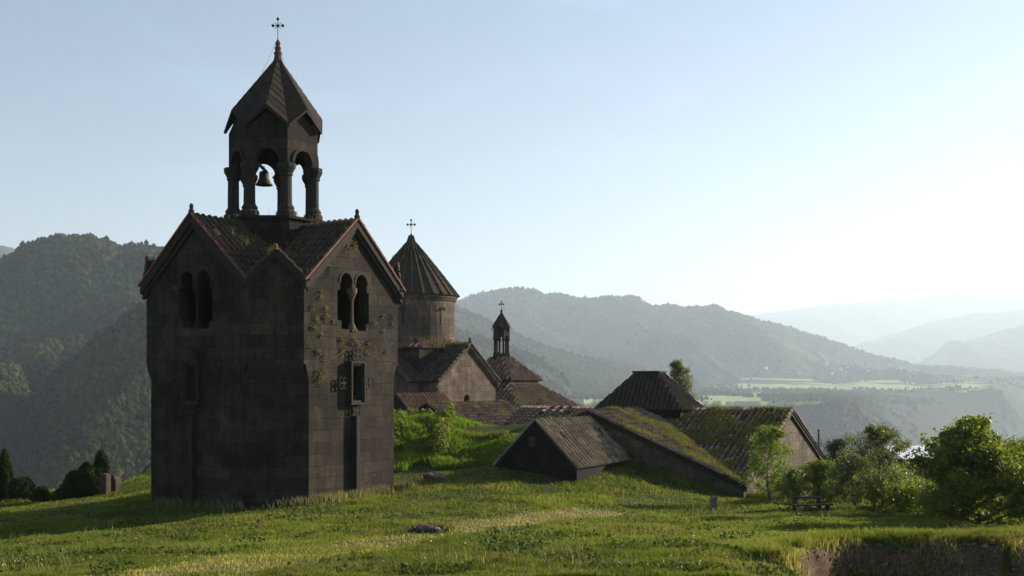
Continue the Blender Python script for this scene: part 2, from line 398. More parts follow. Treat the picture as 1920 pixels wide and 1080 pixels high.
def ground_h(X, Y):
    X = np.asarray(X, dtype=float); Y = np.asarray(Y, dtype=float); shp = X.shape
    x = np.clip(X.ravel(), -31, 34); y = np.clip(Y.ravel(), -2, 110)
    z = np.zeros_like(x)
    for s in range(0, len(x), 20000):
        xs = x[s:s + 20000]; ys = y[s:s + 20000]
        r2 = (xs[:, None] - cp[None, :, 0]) ** 2 + (ys[:, None] - cp[None, :, 1]) ** 2
        z[s:s + 20000] = _tps(r2) @ _w[:_n] + _w[_n] + _w[_n + 1] * xs + _w[_n + 2] * ys
    z = z.reshape(shp)
    for bx, by, br, bh in ((-5.3, 63, 3.4, 1.0), (-2.2, 60.5, 3.0, .1), (-7.6, 59, 3.4, .5)):
        z = z + bh * np.exp(-((X - bx) ** 2 + (Y - by) ** 2) / br ** 2)
    z = z + .10 * (fbm(X * .5, Y * .5, 3, 2) - .5) + .07 * (fbm(X * 1.7, Y * 1.7, 3, 9) - .5)
    # pit below the earth bank
    u = sstep(5.0, 6.6, X)
    edge = lip(X)
    jag = .5 * (fbm(X * 1.3, Y * 1.1, 4, 31) - .5); e2 = Y - edge + .9 + jag
    z = z - u * (.75 * sstep(.42, 0, e2) + .25 * sstep(-.1, -.45, e2 + .5 * (fbm(X * 2.3, X * 0, 3, 8) - .5)) + .8 * sstep(-.5, -1.0, e2)) + .22 * u * (fbm(X * 3.1, Y * 4.3, 4, 44) - .5) * sstep(.5, -.1, e2) + .16 * u * np.exp(-((Y - edge - .3) / .5) ** 2) * fbm(X * 1.3, Y, 3, 12)
    # the hill falls away behind
    q = X / np.maximum(Y, 1)
    Ye = 58.5 + (118 - 58.5) * sstep(-.36, -.24, q) - (118 - 74) * sstep(.19, .25, q)
    d = np.maximum(0, Y - Ye)
    z = z - .62 * np.maximum(0, d - 3) - .5 * sstep(0, 1, d / 6) * np.minimum(d, 6) * .5
    z = z - .5 * np.maximum(0, np.abs(X) - 45) ** 1.0 - .35 * np.maximum(0, -6 - Y)
    return np.maximum(z, -420)
def gh(x, y): return float(ground_h(np.array([float(x)]), np.array([float(y)]))[0])
def on_ground(px, py, y0=12, y1=75):
    """first point of the ground seen at a pixel"""
    Ys = np.linspace(y0, y1, 1200); Xs = (px - 960) / F * Ys; Z = (HY - py) / F * Ys
    g = ground_h(Xs, Ys); i = int(np.argmax(g >= Z))
    return float(Xs[i]), float(Ys[i]), float(g[i])

path_px = [(300, 1092), (430, 1066), (560, 1043), (690, 1020), (790, 1003), (880, 990), (960, 981), (1040, 972), (1110, 962)]
path_pts = np.array([on_ground(*p)[:2] for p in path_px])
def path_d(X, Y):
    d = np.full(X.shape, 1e9)
    for a, b in zip(path_pts[:-1], path_pts[1:]):
        ab = b - a; t = np.clip(((X - a[0]) * ab[0] + (Y - a[1]) * ab[1]) / (ab @ ab), 0, 1)
        d = np.minimum(d, np.hypot(X - a[0] - t * ab[0], Y - a[1] - t * ab[1]))
    return d
def worn_f(X, Y):
    w = sstep(2.0, 1.15, path_d(X, Y) + .9 * (fbm(X * .8, Y * .8, 3, 41) - .5))
    return w * (.75 + .25 * sstep(-3.5, 0.5, X))

def grid_mesh(name, X, Y, Z, mat, smooth=True, attr=None):
    n, m = X.shape
    V = np.stack([X, Y, Z], -1).reshape(-1, 3)
    i = np.arange(n * m).reshape(n, m)
    f = np.stack([i[:-1, :-1], i[:-1, 1:], i[1:, 1:], i[1:, :-1]], -1).reshape(-1, 4)
    o = np_mesh(name, V, [f], mat, smooth=smooth)
    if attr:
        for k, a in attr.items():
            at = o.data.attributes.new(k, 'FLOAT', 'POINT'); at.data.foreach_set('value', a.ravel().astype(np.float32))
    return o

gx = np.r_[-1500, -1100, -800, -550, -380, -260, -180, -130, -95, -70, -55, -44, np.arange(-36, 5.5, .28), np.arange(5.6, 14.5, .1), np.arange(14.7, 38, .28), 44, 55, 70, 95, 130, 180, 260, 380, 550, 800, 1100, 1500]
gy = np.r_[-60, -40, -25, -14, -8, np.arange(-4, 18, 1.0), np.arange(18, 24.5, .3), np.arange(24.5, 28.6, .09), np.arange(28.7, 75, .28), np.arange(75, 140, 1.5), 150, 165, 190, 230, 290, 370, 480, 620, 800]
GX, GY = np.meshgrid(gx, gy)
GZ = ground_h(GX, GY)
g = grid_mesh('ground', GX, GY, GZ, M['ground'], attr={'worn': worn_f(GX, GY)})
tag(g, kind='structure')

# ------------------------------------------------------------------ mountains
def interp_px(pts, px):
    p = np.array(pts, dtype=float); 
    i = np.interp(px, p[:, 0], p[:, 1])
    # smooth a little
    return i
def range_mesh(name, crest, Yc, Yf, zfoot, mat, n=300, m=200, spur=(400, 90), fine=(12, 3.5), seed=1, shape=1.0, back=.35, label=None, meadow=None, slant=0.0, jag=2.0):
    px0, px1 = crest[0][0], crest[-1][0]
    px = np.linspace(px0, px1, n)
    cy = interp_px(crest, px) - jag * (fbm(px / 22.0, px * 0 + seed, 4, seed) - .5) * 2
    t = np.r_[np.linspace(-1, 0, 14)[:-1], np.linspace(0, 1, m)]
    PX, T = np.meshgrid(px, t)
    CY = np.broadcast_to(cy, PX.shape)
    YC = Yc * np.ones_like(PX) if np.isscalar(Yc) else np.interp(PX, [c[0] for c in crest], Yc)
    zc = (HY - CY) / F * YC
    front = np.maximum(T, 0); bk = np.maximum(-T, 0)
    Y = YC + (Yf - YC) * front + bk * back * (YC - Yf)
    X = (PX - 960) / F * Y
    z = zc + (zfoot - zc) * front ** shape + (zfoot - zc) * bk * .9
    taper = sstep(0, .2, front) * sstep(1.02, .8, front) + .3 * sstep(0, .2, bk)
    wl, amp = spur
    U = X + slant * Y
    z = z + (ridged(U / wl, Y / (wl * 2.2), 5, seed) - .62) * amp * taper * 2 * np.clip((zc - zfoot) / 260.0, .15, 1)
    fw, fa = fine
    z = z + (fbm(X / fw, Y / fw, 3, seed + 50) - .5) * fa * 2 * (.35 + .65 * sstep(0, .1, front))
    md = np.zeros_like(z) if meadow is None else meadow(PX, T, X, Y)
    o = grid_mesh(name, X, Y, z, mat, smooth=True, attr={'meadow': md})
    tag(o, kind='structure')
    return o

# left mountain
m1 = range_mesh('mountain', [(-420, 520), (-200, 490), (-60, 500), (0, 484), (30, 470), (60, 455), (110, 447), (170, 447), (205, 455), (240, 466), (262, 457), (290, 459), (330, 468), (420, 492), (520, 515), (640, 545), (760, 600)],
           1400, 600, -220, M['forest'], 620, 420, (190, 85), (8, 3.5), 3, .95, slant=.6, meadow=lambda PX, T, X, Y: -.02 + .08 * fbm(X / 300, Y / 300, 2, 8))
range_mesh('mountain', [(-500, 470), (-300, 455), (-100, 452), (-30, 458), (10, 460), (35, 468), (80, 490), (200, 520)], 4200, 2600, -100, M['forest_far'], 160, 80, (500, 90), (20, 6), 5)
h1 = range_mesh('hill', [(-260, 700), (-100, 690), (0, 686), (55, 681), (105, 678), (125, 690), (150, 730), (200, 800), (300, 900)],
           [k * .62 for k in (1250, 1400, 1650, 1850, 2000, 1980, 1900, 1800, 1700)], 590, -170, M['forest'], 360, 260, (105, 16), (7, 3), 9, .9, slant=.8, meadow=lambda PX, T, X, Y: .10 * sstep(.12, .0, T))
h2 = range_mesh('hill', [(-260, 900), (-60, 865), (20, 802), (60, 750), (110, 700), (150, 668), (190, 632), (235, 600), (285, 566), (360, 530), (460, 520), (640, 600)],
           [k * .62 for k in (2000, 1850, 1750, 1680, 1620, 1570, 1520, 1470, 1430, 1400, 1360, 1300)], 470, -170, M['forest'], 480, 300, (120, 24), (7, 3), 19, .9, slant=.6)
h3 = range_mesh('hill', [(20, 960), (80, 892), (125, 838), (165, 795), (205, 762), (245, 742), (268, 706), (290, 694), (340, 676), (430, 668), (560, 690), (700, 760)],
           [k * .66 for k in (900, 940, 970, 1000, 1030, 1060, 1100, 1130, 1150, 1170, 1180, 1190)], 420, -170, M['forest'], 420, 260, (85, 15), (6, 2.6), 14, .95, slant=.5, meadow=lambda PX, T, X, Y: .16 * sstep(.16, .02, T) * sstep(200, 250, PX))
# central range and the spurs in front of it
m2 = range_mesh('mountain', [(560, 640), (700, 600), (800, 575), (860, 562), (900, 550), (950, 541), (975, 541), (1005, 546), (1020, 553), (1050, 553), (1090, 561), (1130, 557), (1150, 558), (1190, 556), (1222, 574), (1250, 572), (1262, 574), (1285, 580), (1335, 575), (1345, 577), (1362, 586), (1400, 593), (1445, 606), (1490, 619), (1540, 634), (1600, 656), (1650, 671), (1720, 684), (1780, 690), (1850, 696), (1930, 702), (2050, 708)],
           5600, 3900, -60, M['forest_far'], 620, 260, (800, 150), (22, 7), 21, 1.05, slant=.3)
h4 = range_mesh('hill', [(700, 560), (800, 562), (850, 574), (905, 596), (960, 622), (1010, 645), (1060, 660), (1090, 668), (1130, 671), (1170, 675), (1210, 683), (1260, 698), (1300, 715), (1350, 745)],
           3600, 2500, -120, M['forest_far'], 420, 200, (420, 70), (15, 6), 25, 1.0, slant=-.5)
h5 = range_mesh('hill', [(700, 590), (800, 600), (857, 618), (905, 632), (950, 648), (990, 663), (1020, 679), (1045, 697), (1062, 710), (1070, 735), (1090, 765)],
           2500, 1900, -140, M['forest_far'], 320, 160, (240, 35), (11, 5), 27, .9, slant=-.6)
# far pale ranges
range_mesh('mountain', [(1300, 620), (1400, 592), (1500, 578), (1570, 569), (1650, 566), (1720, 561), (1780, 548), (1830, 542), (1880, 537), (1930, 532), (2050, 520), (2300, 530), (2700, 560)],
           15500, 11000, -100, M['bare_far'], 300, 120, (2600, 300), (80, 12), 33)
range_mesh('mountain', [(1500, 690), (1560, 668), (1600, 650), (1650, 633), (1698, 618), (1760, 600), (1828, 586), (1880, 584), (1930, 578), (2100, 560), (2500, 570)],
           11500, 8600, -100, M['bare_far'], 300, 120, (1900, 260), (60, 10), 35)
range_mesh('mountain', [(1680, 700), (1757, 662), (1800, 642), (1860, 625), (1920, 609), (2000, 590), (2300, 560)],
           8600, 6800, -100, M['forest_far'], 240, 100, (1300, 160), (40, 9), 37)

def forest(src, n, size, px0, px1, t1, label, seed, thr=.42, sc_=160.0):
    me = src.data; co = np.empty(len(me.vertices) * 3, dtype=np.float32); me.vertices.foreach_get('co', co); co = co.reshape(-1, 3)
    px = 960 + F * co[:, 0] / co[:, 1]; py = HY - F * co[:, 2] / co[:, 1]
    idx = np.where((px > px0) & (px < px1) & (py < t1))[0]
    # even cover of the ground: weight by seen area only roughly, vertices are laid evenly in view
    c = co[rng.choice(idx, n)].astype(float); c[:, :2] += rng.normal(size=(n, 2)) * size * .6
    q = fbm(c[:, 0] / sc_, c[:, 1] / sc_, 5, seed); c = c[rng.random(n) < sstep(thr - .08, thr + .06, q)]; n = len(c)
    base = np.array([[0, 0, 1.0], [.75, 0, .35], [.23, .71, .45], [-.6, .44, .3], [-.6, -.44, .5], [.23, -.71, .3], [0, 0, -.5]])
    k = size * np.clip(np.exp(rng.normal(-.25, .38, n)), .35, 1.7); V = base[None] * (1 + rng.uniform(-.25, .25, (n, 7, 1))) * k[:, None, None] * np.array([.62, .62, .8]) + c[:, None]
    fs = np.array([[0, 1, 2], [0, 2, 3], [0, 3, 4], [0, 4, 5], [0, 5, 1], [6, 2, 1], [6, 3, 2], [6, 4, 3], [6, 5, 4], [6, 1, 5]])
    o = np_mesh('forest', V.reshape(-1, 3), [(np.arange(n)[:, None, None] * 7 + fs).reshape(-1, 3)], M['trees_far'])
    return tag(o, label, 'forest', kind='stuff')
M['trees_far'] = leaf_mat('forest_crowns', [(.014, .022, .008), (.03, .042, .012), (.055, .062, .02), (.022, .034, .01)], .1, .007, .6, .9, .02)
forest(m1, 60000, 6.3, -60, 300, 960, 'dark forest on the big left mountain', 3, .47)
forest(h1, 16000, 4.5, -60, 200, 830, 'sunlit forest on the left spur', 4, .36)
forest(h2, 30000, 4.8, -60, 310, 960, 'shaded forest on the near left ridge', 5, .38)
forest(h3, 24000, 3.8, -10, 310, 960, 'forest on the lowest left ridge above the junipers', 6, .40, 90.0)
forest(m2, 60000, 12, 840, 1700, 730, 'hazy forest on the central range', 7, .45, 420.0)
forest(h4, 24000, 9, 840, 1320, 780, 'hazy forest on the middle spur', 8, .40, 300.0)
forest(h5, 14000, 7, 840, 1090, 780, 'forest on the nearest central spur', 9, .36, 200.0)

def mesa(name, edge, Yfront, Yback, back_py, mat, seed, zfoot=-400, cliff=420, n=360):
    """flat-topped plateau: edge = list of (px, py) of its front rim"""
    px = np.linspace(edge[0][0], edge[-1][0], n)
    ey = interp_px(edge, px) + 1.2 * (fbm(px / 18, px * 0 + 1, 3, seed) - .5)
    rimY = Yfront * (1 + .05 * (fbm(px / 60.0, px * 0, 4, seed + 3) - .5) * 2)
    tt = np.r_[np.linspace(0, 1, 60), 1 + np.linspace(0, 1, 90)[1:]]
    PX, T = np.meshgrid(px, tt)
    R = np.broadcast_to(rimY, PX.shape); EY = np.broadcast_to(ey, PX.shape)
    zr = (HY - EY) / F * R; zb = (HY - back_py) / F * Yback
    top = np.clip(T, 0, 1); cl = np.clip(T - 1, 0, 1)
    Y = Yback + (R - Yback) * top - cliff * cl
    X = (PX - 960) / F * Y
    z = zb + (zr - zb) * top + 5 * (fbm(X / 260, Y / 260, 3, seed) - .5) * (1 - cl)
    z = z + (zfoot - zr) * (cl ** .75) + (ridged(X / 120, Y / 300 + cl, 4, seed + 7) - .6) * 70 * sstep(0, .12, cl) * sstep(1.1, .7, cl)
    z = z + (fbm(X / 11, Y / 11, 3, seed + 8) - .5) * 9 * sstep(0, .05, cl)
    strips = fbm(X / 420 + Y / 700, Y / 210 + X / 1500, 5, seed + 2)
    md = (.1 + .55 * sstep(.36, .62, strips)) * (1 - sstep(0, .012, cl)) * sstep(1565 if Yfront < 3000 else 1880, 1540 if Yfront < 3000 else 1800, PX)
    o = grid_mesh(name, X, Y, z, mat, smooth=True, attr={'meadow': md}); tag(o, kind='structure'); return o
p1 = mesa('plateau', [(760, 744), (1000, 748), (1140, 750), (1300, 752), (1440, 753), (1560, 751), (1600, 764), (1640, 800), (1690, 850), (1740, 930), (1800, 1050), (1880, 1250)], 2350, 3500, 731, M['plateau'], 61)
p2 = mesa('plateau', [(1180, 742), (1300, 740), (1430, 736), (1560, 733), (1700, 734), (1800, 733), (1862, 728), (1890, 752), (1930, 800), (1980, 870), (2060, 1000)], 3600, 4700, 704, M['plateau'], 67, cliff=700)
for o_, sd in ((p1, 91), (p2, 95)):
    forest(o_, 9000, 9, 1040, 1925, 757 if sd == 91 else 738, 'hazy woods and hedges on the plateau' if sd == 91 else 'hazy woods on the farther plateau and its cliffs', sd, .55, 180.0)
forest(p1, 9000, 6, 1430, 1720, 900, 'woods on the nose of the near plateau cliff', 99, .40, 120.0)
range_mesh('hill', [(1600, 722), (1700, 716), (1800, 705), (1860, 700), (1930, 696), (2060, 690), (2400, 660)], 5200, 4000, -300, M['forest_far'], 240, 90, (500, 60), (20, 6), 71)
range_mesh('hill', [(1560, 905), (1640, 890), (1720, 880), (1800, 872), (1880, 845), (1930, 820), (2000, 780), (2200, 700), (2500, 640)], 1800, 1300, -380, M['forest_far'], 240, 90, (200, 30), (11, 5), 73)
vx = np.linspace(-30000, 30000, 60); vy = np.linspace(120, 34000, 60)
VX, VY = np.meshgrid(vx, vy); o = grid_mesh('valley', VX, VY, VX * 0 - 405, M['forest_far'], attr={'meadow': VX * 0}); tag(o, kind='structure')

# ------------------------------------------------------------------ tiled roofs
def poly_clip_u(poly, u):
    """poly in (u,v); v-interval at u (convex)"""
    vs = []
    for (a, b), (c, d) in zip(poly, poly[1:] + poly[:1]):
        if (a - u) * (c - u) <= 0 and abs(a - c) > 1e-9:
            vs.append(b + (d - b) * (u - a) / (c - a))
    return (min(vs), max(vs)) if len(vs) >= 2 else None
def tile_slope(mb, slab, poly, spacing=.3, r=.085, course=.42, thick=.14, miss=.03, jit=.02):
    """convex planar polygon of world/local points; ribs of half-round tiles into mb, base slab into slab"""
    poly = [Vector(p) for p in poly]
    n = (poly[1] - poly[0]).cross(poly[2] - poly[0]).normalized()
    if n.z < 0: n = -n
    e = Vector((-n.y, n.x, 0)).normalized(); d = e.cross(n)
    if d.z > 0: d = -d
    o = poly[0]; p2 = [((p - o).dot(e), (p - o).dot(d)) for p in poly]
    slab.prism(poly, -n * thick)
    u0 = min(a for a, b in p2); u1 = max(a for a, b in p2)
    cnt = max(1, int((u1 - u0) / spacing)); sp = (u1 - u0) / cnt
    for k in range(cnt + 1):
        u = u0 + min(max(k * sp, .04), u1 - u0 - .04) + random.uniform(-jit, jit)
        iv = poly_clip_u(p2, u)
        if not iv: continue
        a, b = iv
        if b - a < .08: continue
        m = max(1, round((b - a) / course)); L = (b - a) / m
        for j in range(m):
            if random.random() < miss: continue
            va, vb = a + j * L, a + (j + 1) * L + .03
            if j == m - 1: vb = b + .04
            ra, rb = r * .86, r * 1.05 + random.uniform(0, .012)
            du = random.uniform(-jit, jit) * .6; lift = random.uniform(0, .012)
            vs = []
            for v, rr, h in ((va, ra, 0), (vb, rb, .02 + lift)):
                for ang in (0, 45, 90, 135, 180):
                    c, s = math.cos(math.radians(ang)), math.sin(math.radians(ang))
                    vs.append(o + e * (u + du + rr * c) + d * v + n * (rr * s * 1.4 + h - .01))
            mb.add(vs, [(i, i + 1, i + 6, i + 5) for i in range(4)] + [(5, 6, 7, 8, 9)])
    return n

# ---- blades and leaves as meshes
def blades(name, pts, h, w, mat, lean=.5, kind='stuff', label=None, cat=None, parent=None, wind=(-.15, 0), group=None, droop=.25):
    pts = np.asarray(pts, dtype=float); n = len(pts)
    h = np.broadcast_to(h, (n,)) * rng.uniform(.6, 1.25, n); w = np.broadcast_to(w, (n,)) * rng.uniform(.7, 1.3, n)
    az = rng.uniform(0, 2 * np.pi, n); la = rng.uniform(0, 2 * np.pi, n); lm = lean * rng.uniform(.1, 1, n)
    dx = np.cos(la) * lm + wind[0]; dy = np.sin(la) * lm + wind[1]
    tx, ty = np.cos(az) * w / 2, np.sin(az) * w / 2
    V = np.zeros((n, 5, 3))
    b = pts
    V[:, 0] = b + np.stack([-tx, -ty, -.03 + 0 * tx], -1); V[:, 1] = b + np.stack([tx, ty, -.03 + 0 * tx], -1)
    mid = b + np.stack([dx * h * .35, dy * h * .35, h * .58], -1)
    V[:, 2] = mid + np.stack([tx * .75, ty * .75, 0 * tx], -1); V[:, 3] = mid - np.stack([tx * .75, ty * .75, 0 * tx], -1)
    V[:, 4] = b + np.stack([dx * h, dy * h, h * (1 - droop * lm)], -1)
    i = np.arange(n)[:, None] * 5
    o = np_mesh(name, V.reshape(-1, 3), [i + np.array([[0, 1, 2, 3]]), i + np.array([[3, 2, 4]])], mat, parent)
    return tag(o, label, cat, group, kind)
def leaves(name, pts, size, mat, parent, up=.3, aspect=.55, nrm=None):
    pts = np.asarray(pts, dtype=float); n = len(pts)
    L = np.broadcast_to(size, (n,)) * rng.uniform(.6, 1.3, n)
    d = rng.normal(size=(n, 3)); d[:, 2] = d[:, 2] * .6 + up; d /= np.linalg.norm(d, axis=1)[:, None]
    q = rng.normal(size=(n, 3)); s = np.cross(d, q); s /= np.linalg.norm(s, axis=1)[:, None]; k = np.cross(d, s)
    W = L * aspect / 2
    V = np.zeros((n, 4, 3)); V[:, 0] = pts - d * L[:, None] / 2; V[:, 2] = pts + d * L[:, None] / 2
    V[:, 1] = pts + s * W[:, None] + k * (L * .1)[:, None]; V[:, 3] = pts - s * W[:, None] + k * (L * .1)[:, None]
    i = np.arange(n)[:, None] * 4
    return np_mesh(name, V.reshape(-1, 3), [i + np.array([[0, 1, 2]]), i + np.array([[0, 2, 3]])], mat, parent)
def on_poly(poly, n):
    """n random points on a convex polygon"""
    poly = [np.array(p, dtype=float) for p in poly]; out = []
    tris = [(poly[0], poly[i], poly[i + 1]) for i in range(1, len(poly) - 1)]
    ar = np.array([np.linalg.norm(np.cross(b - a, c - a)) for a, b, c in tris]); ar /= ar.sum()
    for (a, b, c), k in zip(tris, rng.multinomial(n, ar)):
        r1, r2 = rng.random(k), rng.random(k); sw = r1 + r2 > 1; r1[sw] = 1 - r1[sw]; r2[sw] = 1 - r2[sw]
        out.append(a + r1[:, None] * (b - a) + r2[:, None] * (c - a))
    return np.concatenate(out)
def clumped(pts, scale, thr, seed, soft=.08):
    q = fbm(pts[:, 0] * scale + pts[:, 2] * scale * .7, pts[:, 1] * scale, 4, seed)
    return pts[rng.random(len(pts)) < sstep(thr - soft, thr + soft, q)]

def xf(loc, rot):
    c, s = math.cos(rot), math.sin(rot)
    def f(p): return Vector((loc[0] + p[0] * c - p[1] * s, loc[1] + p[0] * s + p[1] * c, p[2]))
    return f

# ================================================================== BELL TOWER
ROT = math.radians(-32.5); TC = (-10.54, 48.66); TZ = -5.2
tower = thing('bell_tower', (TC[0], TC[1], TZ), ROT, 'tall dark stone bell tower with open columned belfry, on the grass', 'bell tower')
W2, RC = 3.0, 4.553; RD = (RC + W2) / math.sqrt(2); WD2 = (RC - W2) / math.sqrt(2)
def fr(k, R):
    a = math.radians(45 * k); n = Vector((math.cos(a), math.sin(a), 0)); t = Vector((-math.sin(a), math.cos(a), 0)); return n * R, t, n
def arch(c, hw, z0, zs, seg=10, zt=None):
    """arched opening outline centred at c"""
    pts = [(c - hw, z0), (c + hw, z0)]
    rise = (zt - zs) if zt else hw
    for i in range(seg + 1):
        a = math.pi * i / seg; pts.append((c + hw * math.cos(a), zs + rise * math.sin(a)))
    return pts
ZC, ZE, ZA = .86, 4.1, 6.78
up = MB(TZ)
for k in (0, 2, 4, 6):
    O, T, Nn = fr(k, RC)
    # T runs away from the near corner for the right-hand face
    outer = [(-W2, ZC), (W2, ZC), (W2, ZE), (0, ZA), (-W2, ZE)]
    ho = [(-.75, 2.35), (.80, 2.3), (.80, 2.6), (1.0, 2.62), (1.0, 3.93), (.86, 3.95)]
    ho += [(.5 + .36 * math.cos(math.pi * q / 10), 4.28 + .4 * math.sin(math.pi * q / 10)) for q in range(11)] + [(.14, 4.0), (-.11, 4.0)]
    ho += [(-.47 + .36 * math.cos(math.pi * q / 10), 4.3 + .4 * math.sin(math.pi * q / 10)) for q in range(11)] + [(-.83, 3.97), (-1.0, 3.95), (-1.0, 2.7), (-.75, 2.68)]
    holes = [ho] if k in (0, 6) else []
    up.holed(outer, holes, O, T, Nn, .55)
    # inner leaf closes the gap behind the reveals
for k in (1, 3, 5, 7):
    O, T, Nn = fr(k, RD)
    up.holed([(-WD2, ZC), (WD2, ZC), (WD2, ZE), (0, ZE + 1.05), (-WD2, ZE)], [], O, T, Nn, 0)
up.build('upper_wall', M['stone'], tower)
# interior floor so nothing shines up through the windows
fl = MB(TZ); fl.lathe((0, 0, 0), [(4.5, 1.6), (4.5, 1.75)], 8, math.radians(22.5)); fl.build('floor', M['stone_dark'], tower)
# lower storey
LW = 2.72; LZ = -6.8
lo = MB(TZ)
LD = (RC + LW) / math.sqrt(2); LD2 = (RC - LW) / math.sqrt(2)
for k in (0, 2, 4, 6):
    O, T, Nn = fr(k, RC - .004)
    holes = [[(-.22, -.45), (.22, -.45), (.22, .72), (-.22, .72)]] if k in (0,) else []
    lo.holed([(-LW, LZ), (LW, LZ), (LW, ZC + .05), (-LW, ZC + .05)], holes, O, T, Nn, .5)
for k in (1, 3, 5, 7):
    O, T, Nn = fr(k, LD - .004)
    lo.holed([(-LD2, LZ), (LD2, LZ), (LD2, ZC), (-LD2, ZC)], [], O, T, Nn, 0)
lo.build('lower_wall', M['stone'], tower)
# corbels at the corners
for k in (0, 2, 4, 6):
    O, T, Nn = fr(k, 0)
    for s in (-1, 1):
        cb = MB(TZ)
        prof = [(LW, ZC - .75), (LW + .03, ZC - .5), (LW + .08, ZC - .28), (LW + .15, ZC - .1), (LW + .16, ZC - .03), (W2, ZC - .02), (W2, ZC), (LW - .25, ZC), (LW - .25, ZC - .75)]
        base = [Vector(Nn) * (RC - .007) + Vector(T) * (s * a) + Vector((0, 0, z)) for a, z in prof]
        cb.prism(base, -Vector(Nn) * .42)
        cb.build('corbel', M['trim'], tower)
# corbel ledge of the diagonal faces
for k in (1, 3, 5, 7):
    O, T, Nn = fr(k, RD - .006)
    lg = MB(TZ); w = WD2 - .02
    prof = [(0, ZC - .002), (0, ZC - .08), (-.10, ZC - .45), (-.32, ZC - .9), (-.5, ZC - .9), (-.5, ZC - .002)]
    lg.prism([O + Nn * a + Vector((0, 0, z)) - T * w for a, z in prof], T * (2 * w)); lg.build('corbel', M['trim'], tower)
# string course at the eaves of diagonal faces + rake cornices
RZ = 7.02
for k in (0, 2, 4, 6):
    O, T, Nn = fr(k, RC)
    for s in (-1, 1):
        sl = (ZA - ZE) / W2; ln = math.hypot(1, sl)
        # stone moulding under the rake: two stepped bands
        co = MB(TZ)
        for d0, d1, pr in ((.0, .20, .24), (.20, .36, .13)):
            q = [(0, ZA + .12 - d0 * ln), (s * (W2 + .12), ZA + .12 - sl * (W2 + .12) - d0 * ln), (s * (W2 + .12), ZA + .12 - sl * (W2 + .12) - d1 * ln), (0, ZA + .12 - d1 * ln)]
            co.prism([O - Nn * .02 + T * a + Vector((0, 0, z)) for a, z in q], Nn * (pr + .02))
        co.build('cornice', M['trim'], tower)
        rm = MB(TZ); nseg = 12
        for i in range(nseg):
            a0 = (i + .02) / nseg * (W2 + .2); a1 = (i + .99) / nseg * (W2 + .2)
            rm.bar(O + Nn * .24 + T * (s * a0) + Vector((0, 0, RZ + .03 - sl * a0 + random.uniform(-.008, .012))), O + Nn * .24 + T * (s * a1) + Vector((0, 0, RZ + .03 - sl * a1)), .12, .08)
        rm.build('rake_tiles', M['rim'], tower)
    pn = MB(TZ); pn.lathe(O + Nn * .2 + Vector((0, 0, RZ - .02)), [(.12, 0), (.12, .14), (.075, .18), (.085, .34), (.04, .42)], 8); pn.build('pinnacle', M['trim'], tower)
for k in (1, 3, 5, 7):
    O, T, Nn = fr(k, RD)
    for s in (-1, 1):
        co = MB(TZ); hw = WD2 + .16
        for d0, d1, pr in ((.0, .2, .16), (.2, .34, .08)):
            q = [(0, ZE + 1.2 - d0), (s * hw, ZE + 1.2 - hw * .98 - d0), (s * hw, ZE + 1.2 - hw * .98 - d1), (0, ZE + 1.2 - d1)]
            co.prism([O - Nn * .02 + T * a + Vector((0, 0, z)) for a, z in q], Nn * (pr + .02))
        co.build('cornice', M['trim'], tower)
    pn = MB(TZ); pn.lathe(O + Nn * .12 + Vector((0, 0, ZE + 1.26)), [(.10, 0), (.07, .08), (.08, .16), (.04, .26)], 8); pn.build('pinnacle', M['rim'], tower)
# roof slopes
rt = MB(TZ); rs = MB(TZ); roof_polys = []
sl = (ZA - ZE) / W2; ov = .22; xe = RC + .22; we = W2 + .14
for k in (0, 2, 4, 6):
    O, T, Nn = fr(k, 0)
    for s in (-1, 1):
        q = [Nn * 0 + Vector((0, 0, RZ)), Nn * xe + Vector((0, 0, RZ)), Nn * xe + T * (s * we) + Vector((0, 0, RZ - sl * we)), Nn * we + T * (s * we) + Vector((0, 0, RZ - sl * we))]
        tile_slope(rt, rs, q, .3, .085, .45, .16); roof_polys.append(q)
for k in (1, 3, 5, 7):
    O, T, Nn = fr(k, 0); zr = ZE + 1.3; hw = WD2 + .16; d0 = 2.7; d1 = RD + .14
    for s in (-1, 1):
        q = [Nn * d0 + Vector((0, 0, zr)), Nn * d1 + Vector((0, 0, zr)), Nn * d1 + T * (s * hw) + Vector((0, 0, zr - hw * .98)), Nn * (d0 + 1.2) + T * (s * hw) + Vector((0, 0, zr - hw * .98))]
        tile_slope(rt, rs, q, .28, .08, .42, .14); roof_polys.append(q)
rs.build('roof_slab', M['slab'], tower); rt.build('roof_tiles', M['tile_dark'], tower)
# window columns
for k in (0, 6):
    O, T, Nn = fr(k, RC)
    wn = MB(TZ)
    wn.lathe(O - Nn * .12 + T * .02 + Vector((0, 0, 2.3)), [(.26, 0), (.2, .1), (.12, .28), (.085, .36), (.075, 1.25), (.12, 1.3), (.1, 1.34), (.22, 1.6), (.24, 1.78)], 10)
    win = wn.build('window', M['stone_pink'] if k == 0 else M['stone_dark'], tower)  # left-face column takes a darker stone: its shade is put into the colour
    for c in (-.47, .5):
        ar = MB(TZ); seg = 10
        inn = [(c + .37 * math.cos(math.pi * i / seg), 4.29 + .41 * math.sin(math.pi * i / seg)) for i in range(seg + 1)]
        out_ = [(c + .47 * math.cos(math.pi * i / seg), 4.29 + .5 * math.sin(math.pi * i / seg)) for i in range(seg + 1)]
        ar.prism([O - Nn * .02 + T * a + Vector((0, 0, z)) for a, z in inn + out_[::-1]], Nn * .06)
        ar.build('arch_moulding', M['trim'], win)
